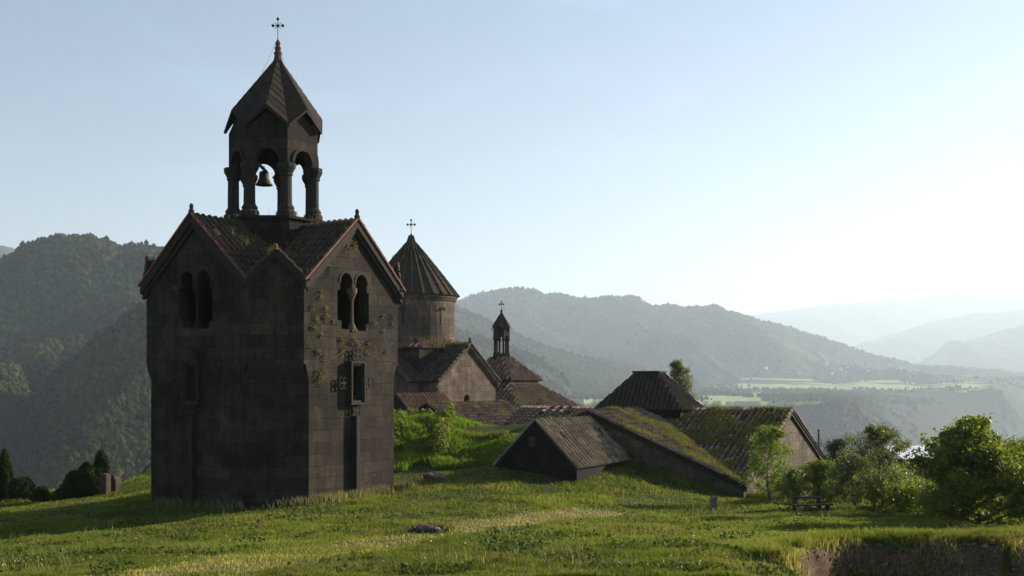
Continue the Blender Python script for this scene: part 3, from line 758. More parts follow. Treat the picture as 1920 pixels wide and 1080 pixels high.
# niche window and carved cross on the right-hand and left-hand faces
def knot(mb, O, T, Nn, c, z, r):
    for a in range(4):
        t = math.pi / 4 + a * math.pi / 2
        cx, cz = c + r * .5 * math.cos(t), z + r * .5 * math.sin(t)
        pts = [O + Nn * .17 + T * (cx + r * .34 * math.cos(b)) + Vector((0, 0, cz + r * .34 * math.sin(b))) for b in np.linspace(0, 2 * math.pi, 9)]
        mb.tube(pts, [.028] * 9, 5)
    mb.lathe(O + Nn * .02 + T * c + Vector((0, 0, z - .05)), [(.06, 0), (.07, .05), (.06, .1)], 6)
    mb.bar(O + T * c + Vector((0, 0, z)), O + Nn * .2 + T * c + Vector((0, 0, z)), .09)
for k in (0, 6):
    O, T, Nn = fr(k, RC)
    fm = MB(TZ)
    for d0, pr in ((.0, .30), (.09, .22)):
        a, b = -.46 + d0, .46 - d0; z0, z1 = -.82 + d0, .98 - d0 + .02; wd = .085
        for p, q2 in (((a, z0), (b, z0 + wd)), ((a, z1 - wd), (b, z1)), ((a, z0 + wd), (a + wd, z1 - wd)), ((b - wd, z0 + wd), (b, z1 - wd))):
            fm.prism([O - Nn * .02 + T * x + Vector((0, 0, y)) for x, y in ((p[0], p[1]), (q2[0], p[1]), (q2[0], q2[1]), (p[0], q2[1]))], Nn * (pr + .02))
    nw = fm.build('niche_frame', M['trim'], tower)
    pn = MB(TZ)
    if k == 6:
        pn.prism([O + T * x + Vector((0, 0, y)) for x, y in ((-.28, -.62), (.28, -.62), (.28, .8), (-.28, .8))], Nn * .03); pn.build('niche_panel', M['stone_dark'], nw)
    for cx, cz, r in ((0, 1.3, .37), (-.84, .08, .36), (.84, .08, .36), (0, -1.1, .32)):
        kb = MB(TZ); knot(kb, O, T, Nn, cx, cz, r); kb.build('carved_knot', M['trim'], tower)
    st = MB(TZ)
    st.prism([O - Nn * .02 + T * x + Vector((0, 0, y)) for x, y in ((-.11, -5.4), (.11, -5.4), (.11, -1.3), (-.11, -1.3))], Nn * .3)
    st.build('cross_stem', M['trim'], tower)
# ---- belfry
bz = 7.25
pl = MB(TZ); pl.lathe((0, 0, 0), [(2.35, 6.2), (2.35, 6.95), (2.2, 7.05), (2.2, 7.3), (2.3, 7.34), (2.3, bz)], 7, math.radians(0)); 
# heptagon phase: world bearing of the first column, converted to the tower frame
PH = math.radians(-90 + 15 + 12.2) - ROT
def hep(i, R, half=0): 
    a = PH + (i + half) * 2 * math.pi / 7; return Vector((R * math.cos(a), R * math.sin(a), 0))
pl = MB(TZ); pl.lathe((0, 0, 0), [(2.3, 6.0), (2.3, 6.9), (2.15, 6.95), (2.15, 7.1), (2.28, 7.14), (2.28, bz)], 7, PH); belf_base = pl.build('belfry_base', M['stone_dark'], tower)
HR = 1.80
for i in range(7):
    c = hep(i, HR); a = PH + i * 2 * math.pi / 7
    cm = MB(TZ); cc = Vector((c.x, c.y, 0))
    cm.lathe(cc, [(.42, bz), (.42, bz + .2), (.33, bz + .3), (.36, bz + .38), (.25, bz + .55), (.24, 8.98), (.30, 9.04), (.27, 9.1), (.41, 9.36), (.41, 9.54)], 10, a)
    cm.build('belfry_column', M['trim'], tower)
ZS, ZW, ZG = 9.54, 11.05, 11.78
aw = MB(TZ); gutter = []
for i in range(7):
    p0 = hep(i, HR + .2); p1 = hep(i + 1, HR + .2); T = (p1 - p0).normalized(); L = (p1 - p0).length; mid = (p0 + p1) / 2
    Nn = Vector((T.y, -T.x, 0)); h = L / 2; hw = .5
    pts = [(-h, ZS), (-hw, ZS), (-hw, ZS + .1)]
    for j in range(1, 10):
        a = math.pi * (1 - j / 10); pts.append((hw * math.cos(a), ZS + .1 + hw * 1.05 * math.sin(a)))
    pts += [(hw, ZS + .1), (hw, ZS), (h, ZS), (h, ZW), (0, ZG), (-h, ZW)]
    aw.prism([mid + T * a + Vector((0, 0, z)) for a, z in pts], -Nn * .38)
    am = [(hw * 1.0 * math.cos(math.pi * j / 10), ZS + .1 + hw * 1.05 * math.sin(math.pi * j / 10)) for j in range(11)]
    ao = [(hw * 1.28 * math.cos(math.pi * j / 10), ZS + .1 + hw * 1.3 * math.sin(math.pi * j / 10)) for j in range(11)]
    aw.prism([mid - Nn * .01 + T * a + Vector((0, 0, z)) for a, z in am + ao[::-1]], Nn * .08)
aw.build('belfry_arcade', M['stone'], tower)
rb = MB(TZ); rc_ = MB(TZ)
AP = Vector((.12 * math.cos(-ROT), .12 * math.sin(-ROT), 14.65))
for i in range(7):
    c0 = hep(i, 2.16) + Vector((0, 0, 11.18)); c1 = hep(i + 1, 2.16) + Vector((0, 0, 11.18)); gp = hep(i, 2.03, .5) + Vector((0, 0, 11.98))
    for tri in ((c0, gp), (gp, c1)):
        a, b = tri
        # courses of slabs, each row stepping slightly out
        steps = 9
        for s in range(steps):
            f0, f1 = s / steps, (s + 1) / steps
            q = [a.lerp(AP, f0), b.lerp(AP, f0), b.lerp(AP, f1), a.lerp(AP, f1)]
            nn = (b - a).cross(AP - a).normalized(); 
            o1 = nn * (.016 + random.uniform(0, .012)); 
            rb.add([q[0] + o1, q[1] + o1, q[2] + nn * .004, q[3] + nn * .004, q[0] - nn * .1, q[1] - nn * .1, q[2] - nn * .1, q[3] - nn * .1], [(0, 1, 2, 3), (7, 6, 5, 4), (0, 4, 5, 1), (1, 5, 6, 2), (3, 2, 6, 7), (0, 3, 7, 4)])
    for a, b in ((c0, gp), (c1, gp)):
        rc_.bar(a - Vector((0, 0, .08)) , b - Vector((0, 0, .08)), .1, .09)
rb.build('belfry_roof', M['slab'], tower)
rc_.build('gable_moulding', M['trim'], tower)
fin = MB(TZ); fin.lathe((AP.x, AP.y, 0), [(.2, 14.42), (.15, 14.66), (.19, 14.78), (.11, 14.86), (.15, 15.0), (.09, 15.1), (.12, 15.22), (.05, 15.34)], 10); fin.build('finial', M['red_stone'], tower)
def iron_cross(mb, c, z0, z1, w, th=.035, yaw=0.0):
    c = Vector(c); h = z1 - z0; zc = z0 + h * .66; ax = Vector((math.cos(yaw), math.sin(yaw), 0))
    mb.bar(c + Vector((0, 0, z0)), c + Vector((0, 0, z1 - .08)), th, n=6)
    mb.bar(c + Vector((0, 0, zc)) - ax * w / 2, c + Vector((0, 0, zc)) + ax * w / 2, th, n=6)
    for p in (c + Vector((0, 0, zc)) - ax * w / 2, c + Vector((0, 0, zc)) + ax * w / 2, c + Vector((0, 0, z1 - .06)), c + Vector((0, 0, zc))):
        mb.lathe(p - Vector((0, 0, th * 2.2)), [(.01, 0), (th * 1.9, th * 1.5), (th * 1.9, th * 3), (.01, th * 4.6)], 6)
    for sx in (-1, 1):
        for sz in (-1, 1):
            mb.bar(c + Vector((0, 0, zc)), c + Vector((0, 0, zc + sz * h * .13)) + ax * sx * h * .13, th * .6, n=4)
ic = MB(TZ); iron_cross(ic, (AP.x, AP.y, 0), 15.3, 16.35, .44, .035, -ROT); ic.build('cross', M['iron'], tower)
wr = MB(TZ)
for dx, dz in ((-.85, 13.62), (.42, 13.75)):
    e = Vector((AP.x + dx * math.cos(-ROT), AP.y + dx * math.sin(-ROT), dz)); s0 = Vector((AP.x, AP.y, 15.45))
    wr.tube([s0, s0.lerp(e, .5) + Vector((0, 0, -.05)), e], [.006] * 3, 4)
wr.build('guy_wire', M['iron'], tower)
bm = MB(TZ); bm.bar(hep(0, 1.5) + Vector((0, 0, 9.75)), hep(3, 1.5) + Vector((0, 0, 9.75)), .1, .12); bm.bar(hep(6, 1.5) + Vector((0, 0, 9.75)), hep(3, 1.5, .5) + Vector((0, 0, 9.75)), .1, .1); bm.build('bell_beam', M['wood'], tower)
def bell(wx, wy, ztop, r, label, tilt=0):
    b = thing('bell', (wx, wy, ztop), 0, label, 'bell', 'bells in the belfry'); b.rotation_euler = (0, tilt, .3)
    mb = MB(); mb.lathe((0, 0, 0), [(.03, 0), (.45 * r, -.04), (.55 * r, -.25 * r), (.6 * r, -.9 * r), (.78 * r, -1.35 * r), (r, -1.62 * r), (r * .97, -1.7 * r), (.5 * r, -1.3 * r), (.4 * r, -.5 * r), (.02, -.3 * r)], 20); mb.build('bell_body', M['bronze'], b, smooth=True)
    mb = MB(); mb.bar((0, 0, -.3 * r), (0, 0, -1.7 * r), .03, n=6); mb.lathe((0, 0, -1.85 * r), [(.01, 0), (.05, .05), (.05, .1), (.01, .15)], 8); mb.build('clapper', M['iron'], b)
    mb = MB(); mb.bar((0, 0, -.03), (0, 0, .2), .05, n=6); mb.bar((-.1, 0, .06), (.1, 0, .06), .04, n=6); mb.build('yoke', M['iron'], b)
bell(-10.93, 48.2, 9.45, .38, 'large dark bronze bell hanging in the left half of the belfry opening')
bell(-10.42, 48.9, 9.66, .26, 'smaller bronze bell beside the right-hand column of the belfry, catching light', .12)

# ---- weeds on the tower
tw = xf(TC, ROT)
pts = []
for q in roof_polys:
    p = on_poly([tw(v) for v in q], 700); pts.append(clumped(p, .9, .60, 3))
for i in range(7):
    for s in range(40):
        a = rng.uniform(0, 2 * math.pi); r = rng.uniform(1.2, 2.25); v = tw((r * math.cos(a), r * math.sin(a), bz)); 
        if s < 14: pts.append(np.array([tuple(v)]))
c = on_poly([tw(v) for v in (Nn * 0 + Vector((0, 0, 0)),) * 3] if False else [tw((2.0, -2.0, 5.9)), tw((3.3, -1.9, 5.2)), tw((3.2, -3.0, 4.6)), tw((2.0, -3.3, 4.6))], 500); pts.append(clumped(c, 1.2, .5, 4))
pts = np.concatenate(pts)
blades('roof_weeds', pts, .28, .035, M['weed'], .8, label='yellow-green weeds growing on the bell tower roof', cat='weeds')
# right-face weeds
wp = []
spots = [(596, 655, 9), (606, 662, 7), (588, 612, 10), (598, 700, 12), (604, 690, 9), (601, 628, 9), (578, 640, 8), (584, 570, 7), (610, 575, 6), (611, 590, 6), (592, 592, 8), (640, 635, 8), (662, 632, 8), (690, 640, 10), (670, 645, 7),
         (700, 600, 6), (718, 620, 5), (724, 655, 6), (735, 605, 5), (600, 545, 5), (618, 500, 5), (650, 463, 9), (664, 455, 6), (640, 655, 7), (600, 710, 8), (656, 672, 5), (690, 655, 8), (582, 612, 8), (735, 590, 5), (716, 590, 4), (625, 600, 4)]
On, Tn, Nn0 = fr(0, RC)
A0 = tw(On - Tn * W2); r_dir = (tw(On + Tn * W2) - A0).normalized()
for px, py, s in spots:
    u = (px - 960) / F; t = (u * A0.y - A0.x) / (r_dir.x - u * r_dir.y); p = A0 + r_dir * t; z = (HY - py) / F * p.y
    kx = rng.uniform(.5, 1.7); k = int(s * 4 * kx); cl = np.array([p.x, p.y, z]) + rng.normal(size=(k, 3)) * np.array([.06, .06, .07]) * (s / 8) * kx; cl[:, 2] -= np.abs(rng.normal(size=k)) * .09 * kx
    cl += np.array([.843, -.537, 0]) * rng.uniform(0, .1, k)[:, None]; wp.append(cl)
wo_ = leaves('wall_weeds', np.concatenate(wp), .1, M['weed'], None, .1); tag(wo_, 'small pale green tufts sprouting from the lit bell tower wall', 'weeds', kind='stuff')

# ================================================================== HAMAZASP HALL (cross-gabled, half sunk)
HD = 54.0; HB = math.radians(60.7); HROT = HB - math.pi / 2
HC = (.1523 * HD, 1.212 * HD); HZ = -6.2; HWd = .1558 * HD
hall = thing('stone_hall', (HC[0], HC[1], HZ), HROT, 'half-sunken stone hall with weedy cross-gabled tile roof and raised hipped centre', 'building')
hx = xf(HC, HROT); ZEh, ZRh = -4.86, -1.36; slh = (ZRh - ZEh) / HWd
hw_ = MB(HZ)
for k in (0, 2, 4, 6):
    O, T, Nn = fr(k, HWd)
    hw_.holed([(-HWd, -8), (HWd, -8), (HWd, ZEh - .12), (0, ZRh - .12), (-HWd, ZEh - .12)], [], O, T, Nn, 0)
hw_.build('wall', M['stone_pink'], hall)
ht = MB(HZ); hs = MB(HZ); hpolys = []
xe = HWd + .2; we = HWd + .2
for k in (0, 2, 4, 6):
    O, T, Nn = fr(k, 0)
    for s in (-1, 1):
        q = [Nn * 1.5 + Vector((0, 0, ZRh)) if False else Vector((0, 0, ZRh)), Nn * xe + Vector((0, 0, ZRh)), Nn * xe + T * (s * we) + Vector((0, 0, ZRh - slh * we))]
        tile_slope(ht, hs, q, .3, .095, .45, .14, .07); hpolys.append((k, s, [hx(v) for v in q]))
hs.build('roof_slab', M['slab'], hall); ht.build('roof_tiles', M['tile'], hall)
for k in (0, 6):
    O, T, Nn = fr(k, HWd)
    for s in (-1, 1):
        co = MB(HZ)
        q = [(0, ZRh - .06), (s * (HWd + .2), ZRh - .06 - slh * (HWd + .2)), (s * (HWd + .2), ZRh - .32 - slh * (HWd + .2)), (0, ZRh - .32)]
        co.prism([O - Nn * .02 + T * a + Vector((0, 0, z)) for a, z in q], Nn * .16); co.build('cornice', M['trim'], hall)
# lantern
lx0, lx1 = -.9 - .035 * HD * 0 , 0
la, lb = .052 * HD, .034 * HD      # half sizes along l (local -x..x) and r (local y)
cx0 = 0.0; cy0 = 0.35 * 0
lt = MB(HZ); lsb = MB(HZ); zb0, zt0 = -1.42, .74
corners = [Vector((sx * la, sy * lb, 0)) for sx, sy in ((1, -1), (1, 1), (-1, 1), (-1, -1))]
ta, tb = .72, .45
tops = [Vector((sx * ta, sy * tb, 0)) for sx, sy in ((1, -1), (1, 1), (-1, 1), (-1, -1))]
lw = MB(HZ); lw.prism([c * .93 + Vector((0, 0, -3.2)) for c in corners], (0, 0, zb0 - .06 + 3.2)); lw.build('lantern_wall', M['stone_dark'], hall)
for i in range(4):
    j = (i + 1) % 4
    q = [corners[i] + Vector((0, 0, zb0)), corners[j] + Vector((0, 0, zb0)), tops[j] + Vector((0, 0, zt0)), tops[i] + Vector((0, 0, zt0))]
    tile_slope(lt, lsb, q, .27, .07, .5, .1, .02)
lsb.build('lantern_roof', M['slab'], hall); lt.build('lantern_tiles', M['tile_dark'], hall)
lc = MB(HZ); lc.box((0, 0, zt0 + .05), (2 * ta + .3, 2 * tb + .3, .1)); lc.build('lantern_cap', M['trim'], hall)
# roof weeds
pts = []
for k, s, q in hpolys:
    if (k, s) in ((0, -1), (6, 1), (0, 1), (6, -1)):
        p = on_poly(q, 24000 if (k, s) in ((0, -1), (6, 1)) else 12000); p = clumped(p, 1.3, .475, 6, .06); p = clumped(p, .25, .30, 16, .12); pts.append(p)
pts = np.concatenate(pts); 
blades('roof_weeds', pts, .24, .035, M['weed'], .9, label='patchy weeds and grass covering the half-sunken hall roof', cat='weeds')

# ---- porch chapel in front of the hall
pr_ = .1137 * HD; ph = .0398 * HD
porch = thing('gabled_porch', tuple(hx((0, -HWd, HZ))), HROT, 'small dark gabled stone porch with mossy ribbed roof, near the sunken hall', 'building')
PZ = HZ; zpr, zpe = -1.68, -3.82; slp = (zpr - zpe) / ph
pw = MB(PZ)
pc = .1
F0 = -pr_
pw.holed([(-ph, -7), (ph, -7), (ph, zpe - .1), (0, zpr - .1), (-ph, zpe - .1)], [[(-.62 + .1, -2.95), (-.2 + .1, -2.95), (-.2 + .1, -2.5), (-.62 + .1, -2.5)]], Vector((pc, F0, 0)), Vector((1, 0, 0)), Vector((0, -1, 0)), .25)
for s in (-1, 1):
    pw.prism([Vector((pc + s * ph, F0 + .003, -7)), Vector((pc + s * ph, 0, -7)), Vector((pc + s * ph, 0, zpe - .1)), Vector((pc + s * ph, F0 + .003, zpe - .1))], Vector((-s * .3, 0, 0)))
pw.build('wall', M['stone_dark'], porch)
pp = MB(PZ); pp.box((pc - .31, F0 + .17, -2.72), (.5, .1, .55)); pp.build('niche_panel', M['stone_pink'], porch)
pt = MB(PZ); ps = MB(PZ); ppolys = []
for s in (-1, 1):
    q = [Vector((pc, F0 - .15, zpr)), Vector((pc, .1, zpr)), Vector((pc + s * (ph + .1), .1, zpr - slp * (ph + .1))), Vector((pc + s * (ph + .1), F0 - .15, zpr - slp * (ph + .1)))]
    tile_slope(pt, ps, q, .36, .095, .45, .14, .02); ppolys.append(q)
ps.build('roof_slab', M['slab'], porch); pt.build('roof_tiles', M['tile_pale'], porch)
po = xf(tuple(hx((0, -HWd, 0)))[:2], HROT)
pts = clumped(on_poly([po(v) for v in ppolys[1]], 2600), .7, .56, 8); pts2 = clumped(on_poly([po(v) for v in ppolys[0]], 2600), .7, .45, 8)
blades('roof_weeds', np.concatenate([pts, pts2]), .22, .03, M['weed'], .9, label='weeds growing between the ribbed tiles of the small porch roof', cat='weeds')

# ================================================================== MAIN CHURCH
CC = (-8.44, 91.5); CZ = -5.0
church = thing('domed_church', (CC[0], CC[1], CZ), ROT, 'stone church with round drum and conical tiled dome behind the bell tower', 'church')
cxf = xf(CC, ROT)
r_ = 3.75; cd = MB(CZ)
cd.lathe((0, 0, 0), [(r_ - .05, 2.2), (r_ - .05, 4.0), (r_ - .09, 4.02), (r_ - .09, 6.9), (r_ + .02, 6.95), (r_ + .02, 7.05), (r_ + .12, 7.15), (r_ + .12, 7.38)], 40)
drum = cd.build('drum', M['stone_pink'], church)
for a in (math.radians(-90 + 49), math.radians(-90 - 5), math.radians(-90 + 110)):
    aa = a - ROT; n = Vector((math.cos(aa), math.sin(aa), 0)); t = Vector((-n.y, n.x, 0)); wm = MB(CZ)
    wm.prism([n * (r_ - .2) + t * x + Vector((0, 0, z)) for x, z in arch(0, .14, 4.9, 6.1, 6)], n * .14)
    wi = wm.build('window', M['iron'], church)
    wm = MB(CZ); inn = arch(0, .16, 4.85, 6.1, 6); ou = arch(0, .28, 4.75, 6.1, 6)
    wm.prism([n * (r_ - .1) + t * x + Vector((0, 0, z)) for x, z in inn[2:] + ou[2:][::-1]], n * .1); wm.build('arch_moulding', M['trim'], wi)
cone = [(4.02, 7.38), (3.15, 8.5), (2.2, 9.7), (1.35, 10.75), (.66, 11.55), (.27, 12.0), (.13, 12.5)]
cm = MB(CZ); cm.lathe((0, 0, 0), [(3.9, 7.3)] + cone, 28); cm.build('dome_roof', M['slab'], church)
ct = MB(CZ)
for k in range(28):
    a = 2 * math.pi * k / 28; u = Vector((math.cos(a), math.sin(a), 0)); t = Vector((-u.y, u.x, 0))
    prs = [Vector((0, 0, z)) + u * (r + .03) for r, z in cone]
    for p, q in zip(prs[:-1], prs[1:]):
        mseg = max(1, round((q - p).length / .55))
        for j in range(mseg):
            a0 = p.lerp(q, j / mseg); a1 = p.lerp(q, (j + 1) / mseg); rr = a0.xy.length
            wd = .2 if rr > 1.5 else .13
            ct.bar(a0 + Vector((0, 0, random.uniform(0, .03))), a1, wd, .16, n=6, w2=wd * .85)
ct.build('dome_tiles', M['tile_dark'], church)
ic = MB(CZ); ic.lathe((0, 0, 0), [(.12, 12.4), (.17, 12.5), (.07, 12.6), (.05, 12.7)], 8); iron_cross(ic, (0, 0, 0), 12.6, 13.85, .6, .05, -ROT); ic.build('cross', M['iron'], church)
# drum base with low hipped tile skirt
hb = 3.55; bb = MB(CZ)
bb.prism([Vector((x * hb, y * hb, -2)) for x, y in ((1, -1), (1, 1), (-1, 1), (-1, -1))], (0, 0, 2.95 + 2)); bb.build('drum_base', M['stone'], church)
bt = MB(CZ); bs = MB(CZ)
for i in range(4):
    sg = [(1, -1), (1, 1), (-1, 1), (-1, -1)]; a = sg[i]; b = sg[(i + 1) % 4]; e = hb + .15; tt = 2.2
    q = [Vector((a[0] * e, a[1] * e, 2.98)), Vector((b[0] * e, b[1] * e, 2.98)), Vector((b[0] * tt, b[1] * tt, 4.1)), Vector((a[0] * tt, a[1] * tt, 4.1))]
    tile_slope(bt, bs, q, .45, .14, .5, .12)
bs.build('skirt_slab', M['slab'], church); bt.build('skirt_tiles', M['tile_red'], church)
# cross arms
hwc, dc, zec, zrc = 4.15, 5.77, .42, 3.36
slc = (zrc - zec) / hwc
ca = MB(CZ)
for k in (0, 2, 4, 6):
    O, T, Nn = fr(k, dc)
    hol = [arch(-.15, .42, -1.9, -1.25, 8, -1.0 + .25)] if k == 0 else []
    ca.holed([(-hwc, -6), (hwc, -6), (hwc, zec), (0, zrc - .12), (-hwc, zec)], hol, O, T, Nn, .4)
for k in (1, 3, 5, 7):
    pass
for sx in (-1, 1):
    for sy in (-1, 1):
        ca.prism([Vector((sx * hwc, sy * dc, -6)), Vector((sx * hwc, sy * hwc, -6)), Vector((sx * hwc, sy * hwc, zec)), Vector((sx * hwc, sy * dc, zec))], (-sx * .2, 0, 0))
        ca.prism([Vector((sx * dc, sy * hwc, -6)), Vector((sx * hwc, sy * hwc, -6)), Vector((sx * hwc, sy * hwc, zec)), Vector((sx * dc, sy * hwc, zec))], (0, -sy * .2, 0))
ca.build('wall', M['stone_pink'], church)
at_ = MB(CZ); as_ = MB(CZ); cpolys = []
for k in (0, 2, 4, 6):
    O, T, Nn = fr(k, 0)
    for s in (-1, 1):
        e = dc + .3; w = hwc + .2
        q = [Vector((0, 0, zrc)), Nn * e + Vector((0, 0, zrc)), Nn * e + T * (s * w) + Vector((0, 0, zrc - slc * w)), Nn * w + T * (s * w) + Vector((0, 0, zrc - slc * w))]
        tile_slope(at_, as_, q, .42, .13, .5, .14); cpolys.append([cxf(v) for v in q])
        if k == 0:
            co = MB(CZ)
            for d0, d1, pz in ((.08, .3, .26), (.3, .48, .14)):
                q = [(0, zrc - d0), (s * w, zrc - slc * w - d0), (s * w, zrc - slc * w - d1), (0, zrc - d1)]
                co.prism([Nn * (dc - .02) + T * a + Vector((0, 0, z)) for a, z in q], Nn * (pz + .02))
            co.build('cornice', M['stone_pink'], church)
as_.build('roof_slab', M['slab'], church); at_.build('roof_tiles', M['tile_dark'], church)
pn = MB(CZ); pn.lathe((dc + .2, 0, zrc), [(.16, -.02), (.16, .15), (.08, .22), (.1, .4), (.04, .5)], 8); pn.build('pinnacle', M['trim'], church)
# lean-to below the west arm (red tiles), in world coordinates converted to church frame
def to_local(loc, rot):
    c, s = math.cos(-rot), math.sin(-rot)
    def f(p): x, y = p[0] - loc[0], p[1] - loc[1]; return Vector((x * c - y * s, x * s + y * c, p[2]))
    return f
cl_ = to_local(CC, ROT)
nRv = Vector((.843, -.537, 0)); rv = Vector((.537, .843, 0))
T0 = P(744, 738, 80); B0 = T0 + nRv * 1.75; B0.z = (HY - 786) / F * B0.y
lt_ = MB(CZ); ls_ = MB(CZ)
q = [T0, T0 + rv * 5.6, B0 + rv * 5.6, B0]; tile_slope(lt_, ls_, [cl_(v) for v in q], .42, .13, .45, .12, 0)
ls_.build('annex_slab', M['slab'], church); lt_.build('annex_tiles', M['tile_red'], church)
aw = MB(CZ); w0 = [T0 + rv * .2 - nRv * 2.5, B0 + rv * .2 - nRv * .1]
aw.prism([cl_(v) for v in (Vector((w0[0].x, w0[0].y, -6)), Vector((w0[1].x, w0[1].y, -6)), Vector((w0[1].x, w0[1].y, B0.z - .12)), Vector((T0.x + rv.x * .2, T0.y + rv.y * .2, T0.z - .15)), Vector((w0[0].x, w0[0].y, T0.z - .15)))], cl_(CC + (0,)) * 0 + Vector((0, .3, 0)))
aw.prism([cl_(v) for v in (Vector((w0[1].x, w0[1].y, -6)), Vector((w0[1].x, w0[1].y, B0.z - .12)), Vector((w0[1].x + rv.x * 5.2, w0[1].y + rv.y * 5.2, B0.z - .12)), Vector((w0[1].x + rv.x * 5.2, w0[1].y + rv.y * 5.2, -6)))], Vector((-.3, 0, 0)))
aw.build('annex_wall', M['stone_dark'], church)
# ---- low tiled side building with weedy roof
T0 = P(800, 757, 78); zb = -3.15
low = thing('low_chapel', (T0.x, T0.y, -5), ROT, 'low stone outbuilding whose weedy tile roof slopes below the church gable', 'building')
ll = to_local((T0.x, T0.y), ROT); lt_ = MB(-5.0); ls_ = MB(-5.0)
B0 = T0 + nRv * 3.7; B0.z = zb
q = [T0, T0 + rv * 10.5, B0 + rv * 10.5, B0]; lowpoly = q
tile_slope(lt_, ls_, [ll(v) for v in q], .4, .13, .45, .12, .05)
q2 = [T0, T0 + rv * 10.5, T0 + rv * 10.5 - nRv * 3.7 + Vector((0, 0, zb - T0.z)), T0 - nRv * 3.7 + Vector((0, 0, zb - T0.z))]
tile_slope(lt_, ls_, [ll(v) for v in q2], .4, .13, .45, .12, .05)
ls_.build('roof_slab', M['slab'], low); lt_.build('roof_tiles', M['tile'], low)
lw = MB(-5.0); lw.prism([Vector((x, y, -6.5)) for x, y in ((-3.4, .25), (3.4, .25), (3.4, 10.2), (-3.4, 10.2))], (0, 0, 6.5 + zb + .0)); lw.build('wall', M['stone_dark'], low)
lw = MB(-5.0)
for y in (.25, 9.9):
    lw = MB(-5.0); lw.prism([Vector((-3.4, y, zb)), Vector((3.4, y, zb)), Vector((0, y, T0.z - .2))], (0, .3, 0)); lw.build('gable', M['stone_dark'], low)
pts = clumped(clumped(on_poly(lowpoly, 9000), .3, .50, 15, .08), 1.0, .48, 3, .05)
blades('roof_weeds', pts, .3, .05, M['weed'], .9, label='weeds on the low tile roof below the church gable', cat='weeds')
p = np.concatenate([clumped(on_poly(c, 2500), .5, .56, 21) for c in cpolys[:2]] + [np.array([tuple(cxf((rr * math.cos(a), rr * math.sin(a), 3.9 - (rr - 3.4) * .8))) for a, rr in zip(rng.uniform(-2.2, 1.2, 500), rng.uniform(3.6, 4.6, 500))])])
blades('roof_weeds', p, .28, .05, M['weed'], .9, label='weeds at the foot of the church drum and along the transept ridge', cat='weeds')
p = []
for rr, z in [(3.4, 8.1), (2.8, 8.8), (2.2, 9.6), (1.6, 10.4)]:
    for a in rng.uniform(-2.6, .4, 60): p.append(tuple(cxf((rr * math.cos(a), rr * math.sin(a), z + rng.uniform(-.3, .3)))))
p = clumped(np.array(p), .8, .5, 5)
blades('roof_weeds', p, .25, .05, M['weed'], .9, label='sparse dry weeds on the conical church dome', cat='weeds')

# ================================================================== GAVIT WITH SMALL BELFRY
GC = (-1.05, 109.0); GZ0 = -6.0
gav = thing('belfry_hall', (GC[0], GC[1], GZ0), ROT, 'stone hall with stepped pyramid tile roofs topped by a tiny columned belfry', 'building')
def pyr(bt, bs, h0, z0, h1, z1, sp=.48):
    out = []
    sg = [(1, -1), (1, 1), (-1, 1), (-1, -1)]
    for i in range(4):
        a = sg[i]; b = sg[(i + 1) % 4]
        q = [Vector((a[0] * h0, a[1] * h0, z0)), Vector((b[0] * h0, b[1] * h0, z0)), Vector((b[0] * h1, b[1] * h1, z1)), Vector((a[0] * h1, a[1] * h1, z1))]
        tile_slope(bt, bs, q, sp, .15, .55, .14, .02); out.append(q)
    return out
t1 = MB(GZ0); s1 = MB(GZ0); g1 = pyr(t1, s1, 6.05, -2.38, 2.7, 0.02); s1.build('lower_roof', M['slab'], gav); t1.build('lower_tiles', M['tile'], gav)
w1 = MB(GZ0); w1.prism([Vector((x * 5.8, y * 5.8, -8)) for x, y in ((1, -1), (1, 1), (-1, 1), (-1, -1))], (0, 0, 8 - 2.45)); w1.prism([Vector((x * 2.7, y * 2.7, -1)) for x, y in ((1, -1), (1, 1), (-1, 1), (-1, -1))], (0, 0, 1.45)); w1.build('wall', M['stone_pink'], gav)
t2 = MB(GZ0); s2 = MB(GZ0); pyr(t2, s2, 3.0, .5, .6, 2.85, .45); s2.build('upper_roof', M['slab'], gav); t2.build('upper_tiles', M['tile'], gav)
sb = MB(GZ0); sb.lathe((0, 0, 0), [(.95, 2.5), (.95, 3.0), (.8, 3.1)], 6); sb.build('belfry_base', M['stone_dark'], gav)
for i in range(6):
    a = math.radians(60 * i + 20); cm = MB(GZ0)
    cm.lathe((.68 * math.cos(a), .68 * math.sin(a), 0), [(.17, 3.05), (.17, 3.2), (.11, 3.3), (.11, 4.35), (.19, 4.5), (.19, 4.62)], 8); cm.build('belfry_column', M['trim'], gav)
sw = MB(GZ0)
for i in range(6):
    a0, a1 = math.radians(60 * i + 20), math.radians(60 * i + 80); p0 = Vector((.84 * math.cos(a0), .84 * math.sin(a0), 0)); p1 = Vector((.84 * math.cos(a1), .84 * math.sin(a1), 0))
    T = (p1 - p0).normalized(); h = (p1 - p0).length / 2; mid = (p0 + p1) / 2; Nn = Vector((T.y, -T.x, 0))
    pts = [(-h, 4.6), (-.22, 4.6)] + [(.22 * math.cos(math.pi * (1 - j / 8)), 4.7 + .22 * math.sin(math.pi * (1 - j / 8))) for j in range(9)] + [(.22, 4.6), (h, 4.6), (h, 5.5), (0, 5.85), (-h, 5.5)]
    sw.prism([mid + T * a + Vector((0, 0, z)) for a, z in pts], -Nn * .2)
sw.build('belfry_arcade', M['stone'], gav)
sr = MB(GZ0)
